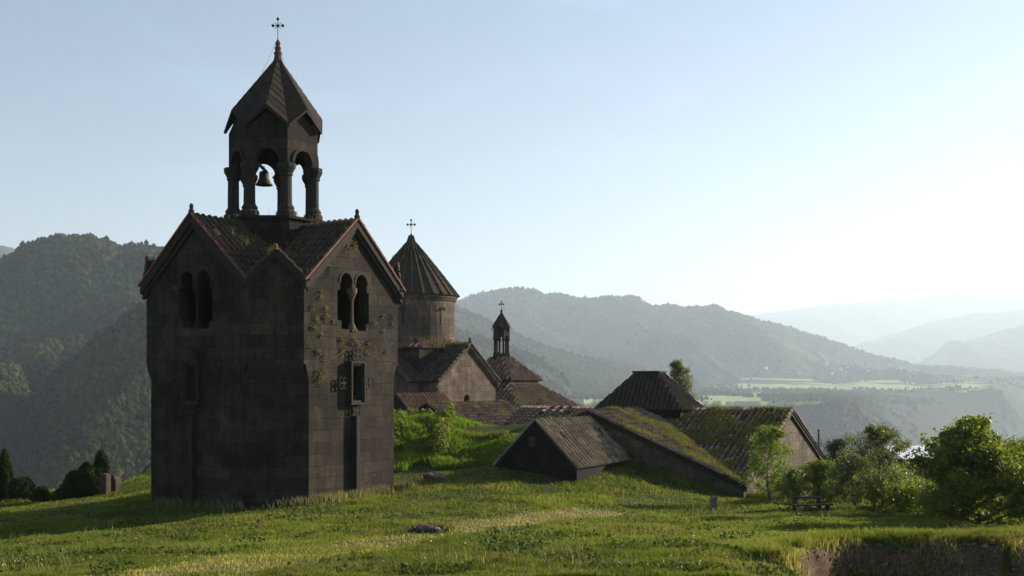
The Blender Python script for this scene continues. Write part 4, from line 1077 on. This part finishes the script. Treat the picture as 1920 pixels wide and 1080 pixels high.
for i in range(6):
    a0, a1, am = math.radians(60 * i + 20), math.radians(60 * i + 80), math.radians(60 * i + 50)
    c0 = Vector((1.0 * math.cos(a0), 1.0 * math.sin(a0), 5.5)); c1 = Vector((1.0 * math.cos(a1), 1.0 * math.sin(a1), 5.5)); gp = Vector((.93 * math.cos(am), .93 * math.sin(am), 5.95)); ap = Vector((0, 0, 7.35))
    for x, y in ((c0, gp), (gp, c1)): sr.prism([x, y, ap], (0, 0, -.08))
sr.build('belfry_roof', M['slab'], gav)
ic = MB(GZ0); ic.lathe((0, 0, 0), [(.1, 7.2), (.13, 7.4), (.05, 7.55)], 8); iron_cross(ic, (0, 0, 0), 7.5, 8.35, .42, .045, -ROT); ic.build('cross', M['iron'], gav)
gx_ = xf(GC, ROT)
p = np.concatenate([clumped(on_poly([gx_(v) for v in g1[0]], 3500), .5, .53, 31, .06), clumped(on_poly([gx_(v) for v in g1[3]], 3500), .5, .53, 31, .06)])
blades('roof_weeds', p, .3, .06, M['weed'], .9, label='weeds on the lower pyramid roof of the hall with the tiny belfry', cat='weeds')

# ================================================================== WHITE-ROOFED SHED + POLE
Sx = P(1708, 860, 78)
shed = thing('shed', (Sx.x, Sx.y, -8), math.radians(8), 'brown shed with flat white metal roof showing between the bushes', 'shed')
mb = MB(-8.0); mb.box((0.3, 0, -6.6), (2.2, 2.6, 2.6)); mb.build('wall', M['brown'], shed)
mb = MB(-8.0)
mb.prism([Vector((-1.45, -1.7, -5.2)), Vector((1.75, -1.7, -5.2)), Vector((1.9, 1.7, -4.5)), Vector((-1.3, 1.7, -4.5))], (0, 0, .08)); mb.build('roof', M['white'], shed)
mb = MB(-8.0); mb.box((.6, -1.32, -6.2), (.6, .06, .5)); mb.build('window', M['iron'], shed)
pp_ = P(1535, 850, 82)
pole = thing('pole', (pp_.x, pp_.y, -7), 0, 'thin dark post rising behind the right gable of the sunken hall', 'post')
mb = MB(-7.0); mb.bar((0, 0, -8), (0, 0, (HY - 808) / F * 82), .13, n=8); mb.build('post', M['iron'], pole)
mb = MB(-7.0); mb.lathe((0, 0, (HY - 808) / F * 82), [(.1, 0), (.1, .08), (.02, .12)], 8); mb.build('cap', M['iron'], pole)

# ================================================================== STONES, BENCH
def rocky(name, c, size, mat, seed, label, cat, rot=0.0, sub=3, amp=.25, group=None):
    import bmesh
    bm = bmesh.new(); bmesh.ops.create_icosphere(bm, subdivisions=sub, radius=1)
    for v in bm.verts:
        p = np.array(v.co); q = float(fbm(np.array([p[0] * 1.6 + seed]), np.array([p[1] * 1.6 + p[2] * 2.1]), 4, seed)[0])
        v.co *= 1 + (q - .5) * 2 * amp
        v.co.x *= size[0]; v.co.y *= size[1]; v.co.z *= size[2]
    me = bpy.data.meshes.new(name); bm.to_mesh(me); bm.free(); me.materials.append(mat)
    o = bpy.data.objects.new(name, me); C.objects.link(o); o.location = c; o.rotation_euler = (0, 0, rot)
    return tag(o, label, cat, group)
x, y, z = on_ground(815, 899); rocky('rock', (x, y, z + .1), (.55, .35, .26), M['rock'], 4, 'reddish rock lying in the grass right of the bell tower', 'rock')
x, y, z = on_ground(805, 1000, 20, 45); rocky('rock', (x, y, z + .06), (.4, .3, .2), M['rock'], 9, 'dark weathered stone beside the worn grass path', 'rock')
pts = np.array([x, y, z + .05]) + rng.normal(size=(500, 3)) * np.array([.3, .2, .04]); blades('dry_stalks', pts, .22, .02, M['wood'], 1.1, label='dark dry stalks heaped on the stone beside the path', cat='plants')
def slabstone(px, py, w, h, th, mat, label, round_=False, rot=.2, Yh=None, tilt=0.0):
    x, y, z = on_ground(px, py); z = z if Yh is None else z
    mb = MB()
    if round_:
        prof = [(-w / 2, -.4), (w / 2, -.4), (w / 2, h * .68)] + [(w / 2 * math.cos(a), h * .68 + h * .32 * math.sin(a)) for a in np.linspace(.3, math.pi - .3, 7)] + [(-w / 2, h * .68)]
    else: prof = [(-w / 2, -.4), (w / 2, -.4), (w / 2 * .97, h * .95), (w * .1, h), (-w / 2 * .95, h * .985)]
    mb.prism([Vector((a, -th / 2, b)) for a, b in prof], (0, th, 0))
    o = mb.build('gravestone', mat, None, bevel=.02); o.location = (x, y, z); o.rotation_euler = (tilt, tilt * .5, rot)
    return tag(o, label, 'gravestone', 'old gravestones on the grass')
slabstone(197, 929, .48, 1.12, .3, M['red_stone'], 'tall square reddish gravestone in front of the dark junipers', rot=-.5)
slabstone(215, 921, .5, .8, .3, M['red_stone'], 'shorter round-topped gravestone right behind the tall square one', True, rot=-.5)
slabstone(1337, 959, .22, .62, .16, M['rock'], 'small dark leaning grave marker in grass before the sunken hall', rot=.3, tilt=.06)
x, y, z = on_ground(1522, 957)
bench = thing('bench', (x, y, z), .12, 'low weathered plank bench and table in the grass by the sapling', 'bench')
mb = MB(); mb.box((0, 0, .22), (1.7, .32, .06)); mb.build('seat', M['wood'], bench)
mb = MB(); mb.box((.1, .75, .44), (1.25, .3, .05)); mb.build('table_plank', M['wood'], bench)
for sx in (-.65, .65):
    mb = MB(); mb.box((sx, 0, .06), (.1, .26, .36)); mb.build('leg', M['wood'], bench)
for sx in (-.4, .6):
    mb = MB(); mb.box((sx, .75, .12), (.1, .26, .6)); mb.build('leg', M['wood'], bench)
mb = MB(); mb.bar((0, .0, .1), (0, .75, .1), .07); mb.build('stretcher', M['wood'], bench)

# ================================================================== TREES AND BUSHES
def tree(name, px, py, H, crown_w, mat, label, cat='tree', nleaf=9000, leaf=.09, trunk=.07, base=.12, seed=1, cone=0.0, Y=None, group=None, limbs=26, spread=.16, aspect=.55, tips=1.0, zover=None):
    rs_ = random.Random(seed)
    if Y is None: x, y, z = on_ground(px, py)
    else: x, y = (px - 960) / F * Y, Y; z = gh(x, y)
    if zover is not None: z = zover
    o = thing(name, (x, y, z), 0, label, cat, group)
    tb = MB(); top = Vector((rs_.uniform(-.1, .1) * H * .3, rs_.uniform(-.05, .05) * H, H * .93))
    tp = [Vector((0, 0, -.3))] + [Vector((top.x * t + .04 * H * math.sin(t * 5 + seed), top.y * t + .03 * H * math.cos(t * 4 + seed) - .03 * H, top.z * t)) for t in np.linspace(0, 1, 8)]
    tb.tube(tp, [trunk * 1.2] + [trunk * (1 - .85 * t) for t in np.linspace(0, 1, 8)], 7)
    cl = []
    for i in range(limbs):
        t = base + (1 - base) * ((i + rs_.random()) / limbs) ** .9; f = t * 7; k = min(int(f), 6); p0 = tp[k + 1].lerp(tp[k + 2], f - k)
        prof = (math.sin(math.pi * min(1, (t - base) / (1 - base) * .8 + .18)) ** .7) * (1 - cone) + cone * (1.05 - t) * 1.3
        prof *= rs_.uniform(.6, 1.15)
        az = i * 2.4 + rs_.uniform(-.5, .5); L = crown_w / 2 * prof; rise = rs_.uniform(.15, .7) * L + .05 * H
        p2 = p0 + Vector((math.cos(az) * L, math.sin(az) * L, rise)); p1 = p0.lerp(p2, .5) + Vector((0, 0, .08 * L))
        r0 = trunk * (.5 - .35 * t); tb.tube([p0, p1, p2], [r0, r0 * .6, r0 * .2], 5)
        for j in range(5):
            q0 = p0.lerp(p2, .35 + .16 * j); q1 = q0 + Vector((rs_.uniform(-1, 1), rs_.uniform(-1, 1), rs_.uniform(-.3, 1))) * L * .35
            tb.tube([q0, q1], [r0 * .3, r0 * .12], 4); cl += [q0.lerp(q1, a) for a in (.4, .7, 1.0)] + ([p2] if j == 0 else [])
    cl += [tp[-1]] * 3
    tb.build('trunk', M['bark'], o)
    cl = np.array([tuple(c) for c in cl]); idx = rng.integers(0, len(cl), nleaf)
    wgt = rng.uniform(.4, 1.3, len(cl))
    pts = cl[idx] + np.clip(rng.normal(size=(nleaf, 3)), -1.7, 1.7) * (crown_w * spread * .5 * wgt[idx])[:, None] * np.array([1, 1, .8])
    pts = pts[pts[:, 2] > .02]
    leaves('crown', pts, leaf, mat, o, .2, aspect)
    return o
# sapling in front of the sunken hall
tree('sapling', 1443, 945, 3.45, 2.3, M['leaf_bright'], 'slender bright green sapling before the sunken hall corner', 'tree', 6500, .10, .05, .12, 3, group='young trees by the hall', limbs=24, spread=.13)
tree('young_tree', 1643, 962, 3.3, 2.2, M['leaf_dull'], 'loose grey-green young tree between the shed and sapling', 'tree', 8000, .09, .05, .2, 5, limbs=22, spread=.12)
tree('bush_tree', 1826, 992, 3.45, 3.3, M['leaf'], 'large dense glossy-leaved bush tree casting shade at the meadow edge', 'tree', 30000, .135, .09, .02, 8, cone=.85, limbs=64, spread=.10, aspect=.6)
tree('poplar', 1274, 760, 4.9, 1.9, M['leaf_dull'], 'pale leafy poplar rising behind the hipped roof', 'tree', 9000, .13, .08, .1, 12, Y=88, limbs=30, spread=.2, zover=-3.0)
bl = [ # px, py(base), Y, H, W, mat, label
    (1600, 955, 46, 2.0, 2.2, 'leaf_dull', 'dull olive shrub directly right of the plank bench'),
    (1700, 968, 41, .9, 2.2, 'leaf', 'dark shrub below the white-roofed shed'),
    (1755, 975, 39, 1.05, 1.5, 'leaf', 'low dark shrub at the left skirt of the large bush tree'),
    (1575, 950, 56, 2.7, 2.4, 'juniper', 'dark pointed shrub beside the lit gable of the sunken hall'),
    (1620, 940, 52, 2.4, 2.1, 'leaf_dull', 'olive shrub behind the loose grey-green young tree'),
    (1762, 950, 50, 2.3, .6, 'leaf_bright', 'tall bright shrub with thin shoots left of the bush tree'),
    (1905, 985, 38, 2.6, 2.3, 'leaf', 'dense dark shrub cut by the right edge of the photo'),
    (1728, 965, 43, .85, 2.2, 'leaf', 'deep green shrub filling the gap between shed and large bush tree'),
    (1655, 965, 44, 1.3, 2.0, 'leaf', 'low shrub at the foot of the loose grey-green young tree'),
    (1860, 990, 40, 2.0, 3.0, 'leaf', 'broad low shrub behind the right skirt of the large bush tree'),
    (1490, 935, 52, 1.5, 1.6, 'leaf_dull', 'low shrub at the foot of the sunken hall gable'),
    (1540, 940, 50, 1.9, 1.6, 'leaf', 'rounded green shrub behind the plank bench'),
    (1935, 1000, 34, 1.9, 1.7, 'leaf', 'shrub at the right margin in front of the denser one'),
]
for i, (px, py, Y, H, Wd, mt, lb) in enumerate(bl):
    tree('shrub', px, py, H, Wd, M[mt], lb, 'shrub', int(9500 * H * Wd / 4.2), .10 if mt != 'juniper' else .07, .035, .03, 40 + i, Y=Y, group='shrubs along the hall and meadow edge', limbs=26, spread=.17)
# junipers on the left
def juniper(px, py, H, Wd, label, seed, Y=None, round_=.5, mat='juniper'):
    x, y, z = on_ground(px, py) if Y is None else ((px - 960) / F * Y, Y, gh((px - 960) / F * Y, Y))
    o = thing('juniper', (x, y, z), 0, label, 'shrub', 'junipers at the left brow of the hill')
    tb = MB(); tb.tube([(0, 0, -.2), (0, 0, H * .5), (.03, 0, H * .85)], [.08, .05, .02], 6); tb.build('trunk', M['bark'], o)
    n = int(5200 * H * Wd); a = rng.uniform(0, 2 * math.pi, n); t = rng.random(n) ** .8
    prof = (1 - t) ** (.35 + .4 * (1 - round_)) * np.minimum(1, (t + .12) * 3.2)
    lump = .45 + 1.1 * fbm(a * 2.2 + seed, t * 6 + seed, 3, seed)
    r = Wd / 2 * prof * lump * rng.uniform(.55, 1.2, n) ** .6
    pts = np.stack([r * np.cos(a), r * np.sin(a), t * H * (.97 + .06 * lump)], -1)
    leaves('crown', pts, .13, M[mat], o, 1.3, .3)
juniper(8, 936, 2.55, 1.0, 'tall pointed juniper cut by the left edge of the photo', 3)
juniper(-22, 938, 2.2, 1.1, 'juniper just outside the tall pointed one at the left edge', 4)
juniper(27, 937, 1.1, .7, 'small pointed juniper between the tall one and the round one', 5)
juniper(42, 938, 1.15, 1.3, 'rounded juniper bush right of the small pointed one', 6, round_=1.0)
juniper(77, 941, .75, .95, 'low rounded juniper tuft standing alone in the grass', 7, round_=1.0)
juniper(112, 938, .55, .8, 'smallest low juniper at the left foot of the clump', 8, round_=1.0)
juniper(140, 934, 1.35, 1.3, 'broad dark juniper forming the left shoulder of the clump', 9, round_=.8)
juniper(163, 932, 1.7, 1.2, 'dark juniper in the middle of the clump by the gravestones', 10, round_=.8)
juniper(190, 926, 1.95, .95, 'tallest columnar juniper behind the square gravestone', 11, Y=59, round_=.9)
# ================================================================== VILLAGE AND FAR TREES
hs_ = []
vm = None
rv_ = random.Random(5)
vil = [(1522, 690), (1550, 680), (1576, 692), (1590, 688), (1614, 681), (1628, 694), (1640, 686), (1655, 690), (1668, 683), (1690, 690), (1696, 688), (1716, 700), (1712, 693), (1742, 699), (1585, 697), (1500, 700), (1436, 690), (1480, 697), (1560, 700), (1770, 699), (1818, 704), (1845, 698)]
def house_meshes():
    a = MB(); a.box((0, 0, 2.5), (13, 9, 7)); b = MB()
    b.prism([Vector((-7, -5, 6)), Vector((-7, 5, 6)), Vector((-7, 0, 9.5))], (14, 0, 0)); return a, b
hroot = thing('village_house', (0, 0, 0), 0, 'tiny pale village house among trees under the hazy central mountain', 'house', 'village houses below the mountain')
a, b = house_meshes(); wobj = a.build('wall', M['pale'], hroot); robj = b.build('roof', M['pale_roof'], hroot)
for i, (px, py) in enumerate(vil):
    if i == 0: h = hroot; kids = ()
    else:
        h = hroot.copy(); C.objects.link(h)
        for ch in (wobj, robj): c2 = ch.copy(); C.objects.link(c2); c2.parent = h
    Yv = 4050 if py > 695 else 4250
    h.location = P(px, py, Yv) - Vector((0, 0, 4)); h.rotation_euler = (0, 0, rv_.uniform(0, 3)); k = rv_.uniform(.5, 1.0); h.scale = (k, k, k)

# ================================================================== GRASS
def scatter_ground(n, Y0, Y1, power, xm=1.06):
    u = rng.random(n); Y = (Y0 ** (1 - power) + u * (Y1 ** (1 - power) - Y0 ** (1 - power))) ** (1 / (1 - power))
    q = rng.uniform(-.5 * xm, .5 * xm, n); X = q * .94 * Y
    return X, Y
def inside(loc, rot, hx_, hy_, X, Y):
    c, s = math.cos(-rot), math.sin(-rot); x = (X - loc[0]) * c - (Y - loc[1]) * s; y = (X - loc[0]) * s + (Y - loc[1]) * c
    return (np.abs(x) < hx_) & (np.abs(y) < hy_)
def in_tower(X, Y, m=0.0):
    c, s = math.cos(-ROT), math.sin(-ROT); x = np.abs((X - TC[0]) * c - (Y - TC[1]) * s); y = np.abs((X - TC[0]) * s + (Y - TC[1]) * c)
    return (x < RC + m) & (y < RC + m) & (x + y < RC + LW + m * 1.4)
def blocked(X, Y):
    return in_tower(X, Y) | inside(HC, HROT, HWd, HWd, X, Y) | inside(tuple(hx((pc, -HWd - pr_ / 2, 0)))[:2], HROT, ph, pr_ / 2, X, Y)
X, Y = scatter_ground(700000, 19.3, 72, 1.5)
Z = ground_h(X, Y); Zx = ground_h(X, Y + .2); Zm = ground_h(X, Y - .2)
wf = worn_f(X, Y)
keep = ~blocked(X, Y) & (np.abs(Zx - Z) / .2 < .7) & (np.abs(Zm - Z) / .2 < 1.6) & (rng.random(len(X)) > wf * .97) & (Y < 62 + 20 * ((X > -8) & (X < 12)))
cl_n = fbm(X * .55, Y * .55, 4, 77); keep &= rng.random(len(X)) < .35 + 1.1 * sstep(.3, .65, cl_n)
X, Y, Z, wf, cl_n = X[keep], Y[keep], Z[keep], wf[keep], cl_n[keep]
hgt = (.055 + .15 * sstep(.4, .75, cl_n)) * (1 - .6 * wf); wid = .0048 + Y * .00048
blades('grass', np.stack([X, Y, Z], -1), hgt, wid, M['grass'], .9, label='meadow grass covering the hillside', cat='grass')
X, Y = scatter_ground(90000, 19.3, 50, 1.3); wfp = worn_f(X, Y); kp = rng.random(len(X)) < wfp * .95
X, Y = X[kp], Y[kp]
blades('path_grass', np.stack([X, Y, ground_h(X, Y)], -1), .075, .006 + Y * .0004, M['grass_dry'], .9, label='short dry yellow grass along the trodden path', cat='grass')
# fresh tall grass and nettles on the mound between tower and church
X = rng.uniform(-10.5, 3.5, 120000); Y = rng.uniform(55.5, 76, 120000); px = 960 + F * X / Y
keep = (px > 700) & (rng.random(120000) < sstep(.34, .5, fbm(X * .45, Y * .45, 3, 90)) * sstep(1010, 950, px)) & ~blocked(X, Y)
X, Y, px = X[keep], Y[keep], px[keep]
blades('tall_grass', np.stack([X, Y, ground_h(X, Y)], -1), (.26 + .3 * fbm(X * .9, Y * .9, 3, 4)) * (1 - .6 * sstep(860, 920, px)), .045, M['grass_fresh'], .8, label='bright fresh tall grass on the mound between tower and church', cat='grass')
X = rng.uniform(-9.5, -3.4, 50000); Y = rng.uniform(58, 69, 50000); q = fbm(X * .55, Y * .55, 4, 94)
keep = (rng.random(len(X)) < sstep(.5, .62, q)); X, Y, q = X[keep], Y[keep], q[keep]
hh = (q - .45) * 4.2 * rng.random(len(X)) ** .6
tag(leaves('undergrowth', np.stack([X, Y, ground_h(X, Y) + hh], -1), .15, M['leaf'], None, .5, .6), 'leafy bright green undergrowth covering the mound beside the tower', 'undergrowth', kind='stuff')
# pale seeding fringe at the tower foot
fp = []
for k in (0, 7, 6):
    O, T, Nn = fr(k, RC if k % 2 == 0 else LD); hw2 = LW if k % 2 == 0 else LD2
    n = 2600 if k == 0 else 500
    s = rng.uniform(-hw2 - .1, hw2 + (1.6 if k == 0 else .1), n); d = np.abs(rng.normal(size=n)) * .28 + .03
    q = np.array([tuple(tw(O + T * a + Nn * b)) for a, b in zip(s, d)]); q[:, 2] = ground_h(q[:, 0], q[:, 1]); fp.append(q)
fp = np.concatenate(fp); fp = clumped(fp, 1.1, .42, 12)
blades('seeding_grass', fp, .38, .028, M['grass_pale'], .6, label='pale seeding grass along the foot of the bell tower', cat='grass')
# overhanging fringe along the earth bank
X = rng.uniform(5.0, 15, 26000); Y = lip(X) + rng.uniform(-.8, 1.6, 26000); kp = (Y > lip(X) - .35) | (fbm(X * 1.1, Y * 0, 3, 87) > .56); X, Y = X[kp], Y[kp]; Z = ground_h(X, Y)
X2 = clumped(np.stack([X, Y, Z], -1), .8, .45, 19)
blades('bank_grass', X2, .32, .018, M['grass'], 1.0, wind=(-.1, -.3), label='long grass hanging over the earth bank edge', cat='grass')
n = 1500; X = rng.uniform(5.8, 14, n); Y = lip(X) - rng.uniform(.1, 2.2, n); Z = ground_h(X, Y)
base = np.array([[0, 0, .7], [.8, 0, 0], [.25, .75, .1], [-.65, .5, 0], [-.65, -.5, .15], [.25, -.8, 0], [0, 0, -.6]])
kk = .02 + .09 * rng.random(n) ** 4; V = base[None] * (1 + rng.uniform(-.3, .3, (n, 7, 1))) * kk[:, None, None] + np.stack([X, Y, Z], -1)[:, None]
fs = np.array([[0, 1, 2], [0, 2, 3], [0, 3, 4], [0, 4, 5], [0, 5, 1], [6, 2, 1], [6, 3, 2], [6, 4, 3], [6, 5, 4], [6, 1, 5]])
tag(np_mesh('rubble', V.reshape(-1, 3), [(np.arange(n)[:, None, None] * 7 + fs).reshape(-1, 3)], M['rock']), 'small stones and clods sticking out of the earth bank', 'rubble', kind='stuff')
X = rng.uniform(5.6, 14, 2400); Y = lip(X) - rng.uniform(.3, 1.0, 2400)
blades('roots', clumped(np.stack([X, Y, ground_h(X, Y) + .05], -1), 1.1, .5, 23), .22, .012, M['grass_dry'], 1.0, wind=(-.1, -.5), droop=1.2, label='dry roots and straw hanging from the earth bank', cat='roots')
# scattered taller weeds
X, Y = scatter_ground(1500, 20, 50, 1.4); Z = ground_h(X, Y); kp = (worn_f(X, Y) < .3) & ~blocked(X, Y) & (fbm(X * .3, Y * .3, 3, 55) > .5)
blades('meadow_stalks', np.repeat(np.stack([X, Y, Z], -1)[kp], 3, axis=0) + rng.normal(size=(3 * kp.sum(), 3)) * [.05, .05, 0], .34, .014, M['grass_pale'], .5, label='scattered pale seed stalks in the meadow', cat='grass')
X, Y = scatter_ground(900, 20, 56, 1.5); kp = (fbm(X * .5, Y * .5, 3, 66) > .52) & ~blocked(X, Y); X, Y = X[kp], Y[kp]
M['petal'] = leaf_mat('petals', [(.6, .6, .5), (.7, .68, .6), (.55, .5, .15)], .4, .5, .2, .7, .1)
tag(leaves('wildflowers', np.stack([X, Y, ground_h(X, Y) + rng.uniform(.12, .26, len(X))], -1), .035, M['petal'], None, .8, .9), 'tiny pale wildflowers dotted through the meadow', 'flowers', kind='stuff')
X, Y = scatter_ground(60000, 20, 58, 1.5); kp = (fbm(X * .7 + 9, Y * .7, 4, 71) > .6) & ~blocked(X, Y) & (worn_f(X, Y) < .2); X, Y = X[kp], Y[kp]
M['herb'] = leaf_mat('meadow_herbs', [(.035, .065, .012), (.05, .08, .018), (.07, .09, .02)], .35, .6, .3, .6, .15)
tag(leaves('meadow_herbs', np.stack([X, Y, ground_h(X, Y) + rng.uniform(.02, .2, len(X))], -1), .10, M['herb'], None, .4, .7), 'darker broad-leaved herbs in patches through the meadow', 'herbs', kind='stuff')
# weeds at the foot of the hall and porch
fp = []
for k, n in ((6, 5000), (0, 3000)):
    O, T, Nn = fr(k, HWd); s = rng.uniform(-HWd, HWd, n); d = np.abs(rng.normal(size=n)) * .45 + .05
    q = np.array([tuple(hx(O + T * a + Nn * b)) for a, b in zip(s, d)]); q[:, 2] = ground_h(q[:, 0], q[:, 1]); fp.append(q)
fp = clumped(np.concatenate(fp), .7, .45, 13)
blades('wall_foot_grass', fp, .4, .035, M['grass'], .8, label='rank grass at the foot of the sunken hall walls', cat='grass')

# ------------------------------------------------------------------ haze
hm, t, out = newmat('haze_air')
pv = N(t, 'ShaderNodeVolumePrincipled'); pv.inputs['Color'].default_value = (.76, .885, 1.0, 1); pv.inputs['Density']. default_value = 1.1e-4
pv.inputs['Anisotropy'].default_value = .3
t.links.new(pv.outputs[0], out.inputs['Volume'])
mb = MB(); mb.box((0, 17000, 500), (60500, 36000, 2100)); hz = mb.build('haze', hm); tag(hz, 'pale morning haze filling the valley air', 'haze', kind='stuff')
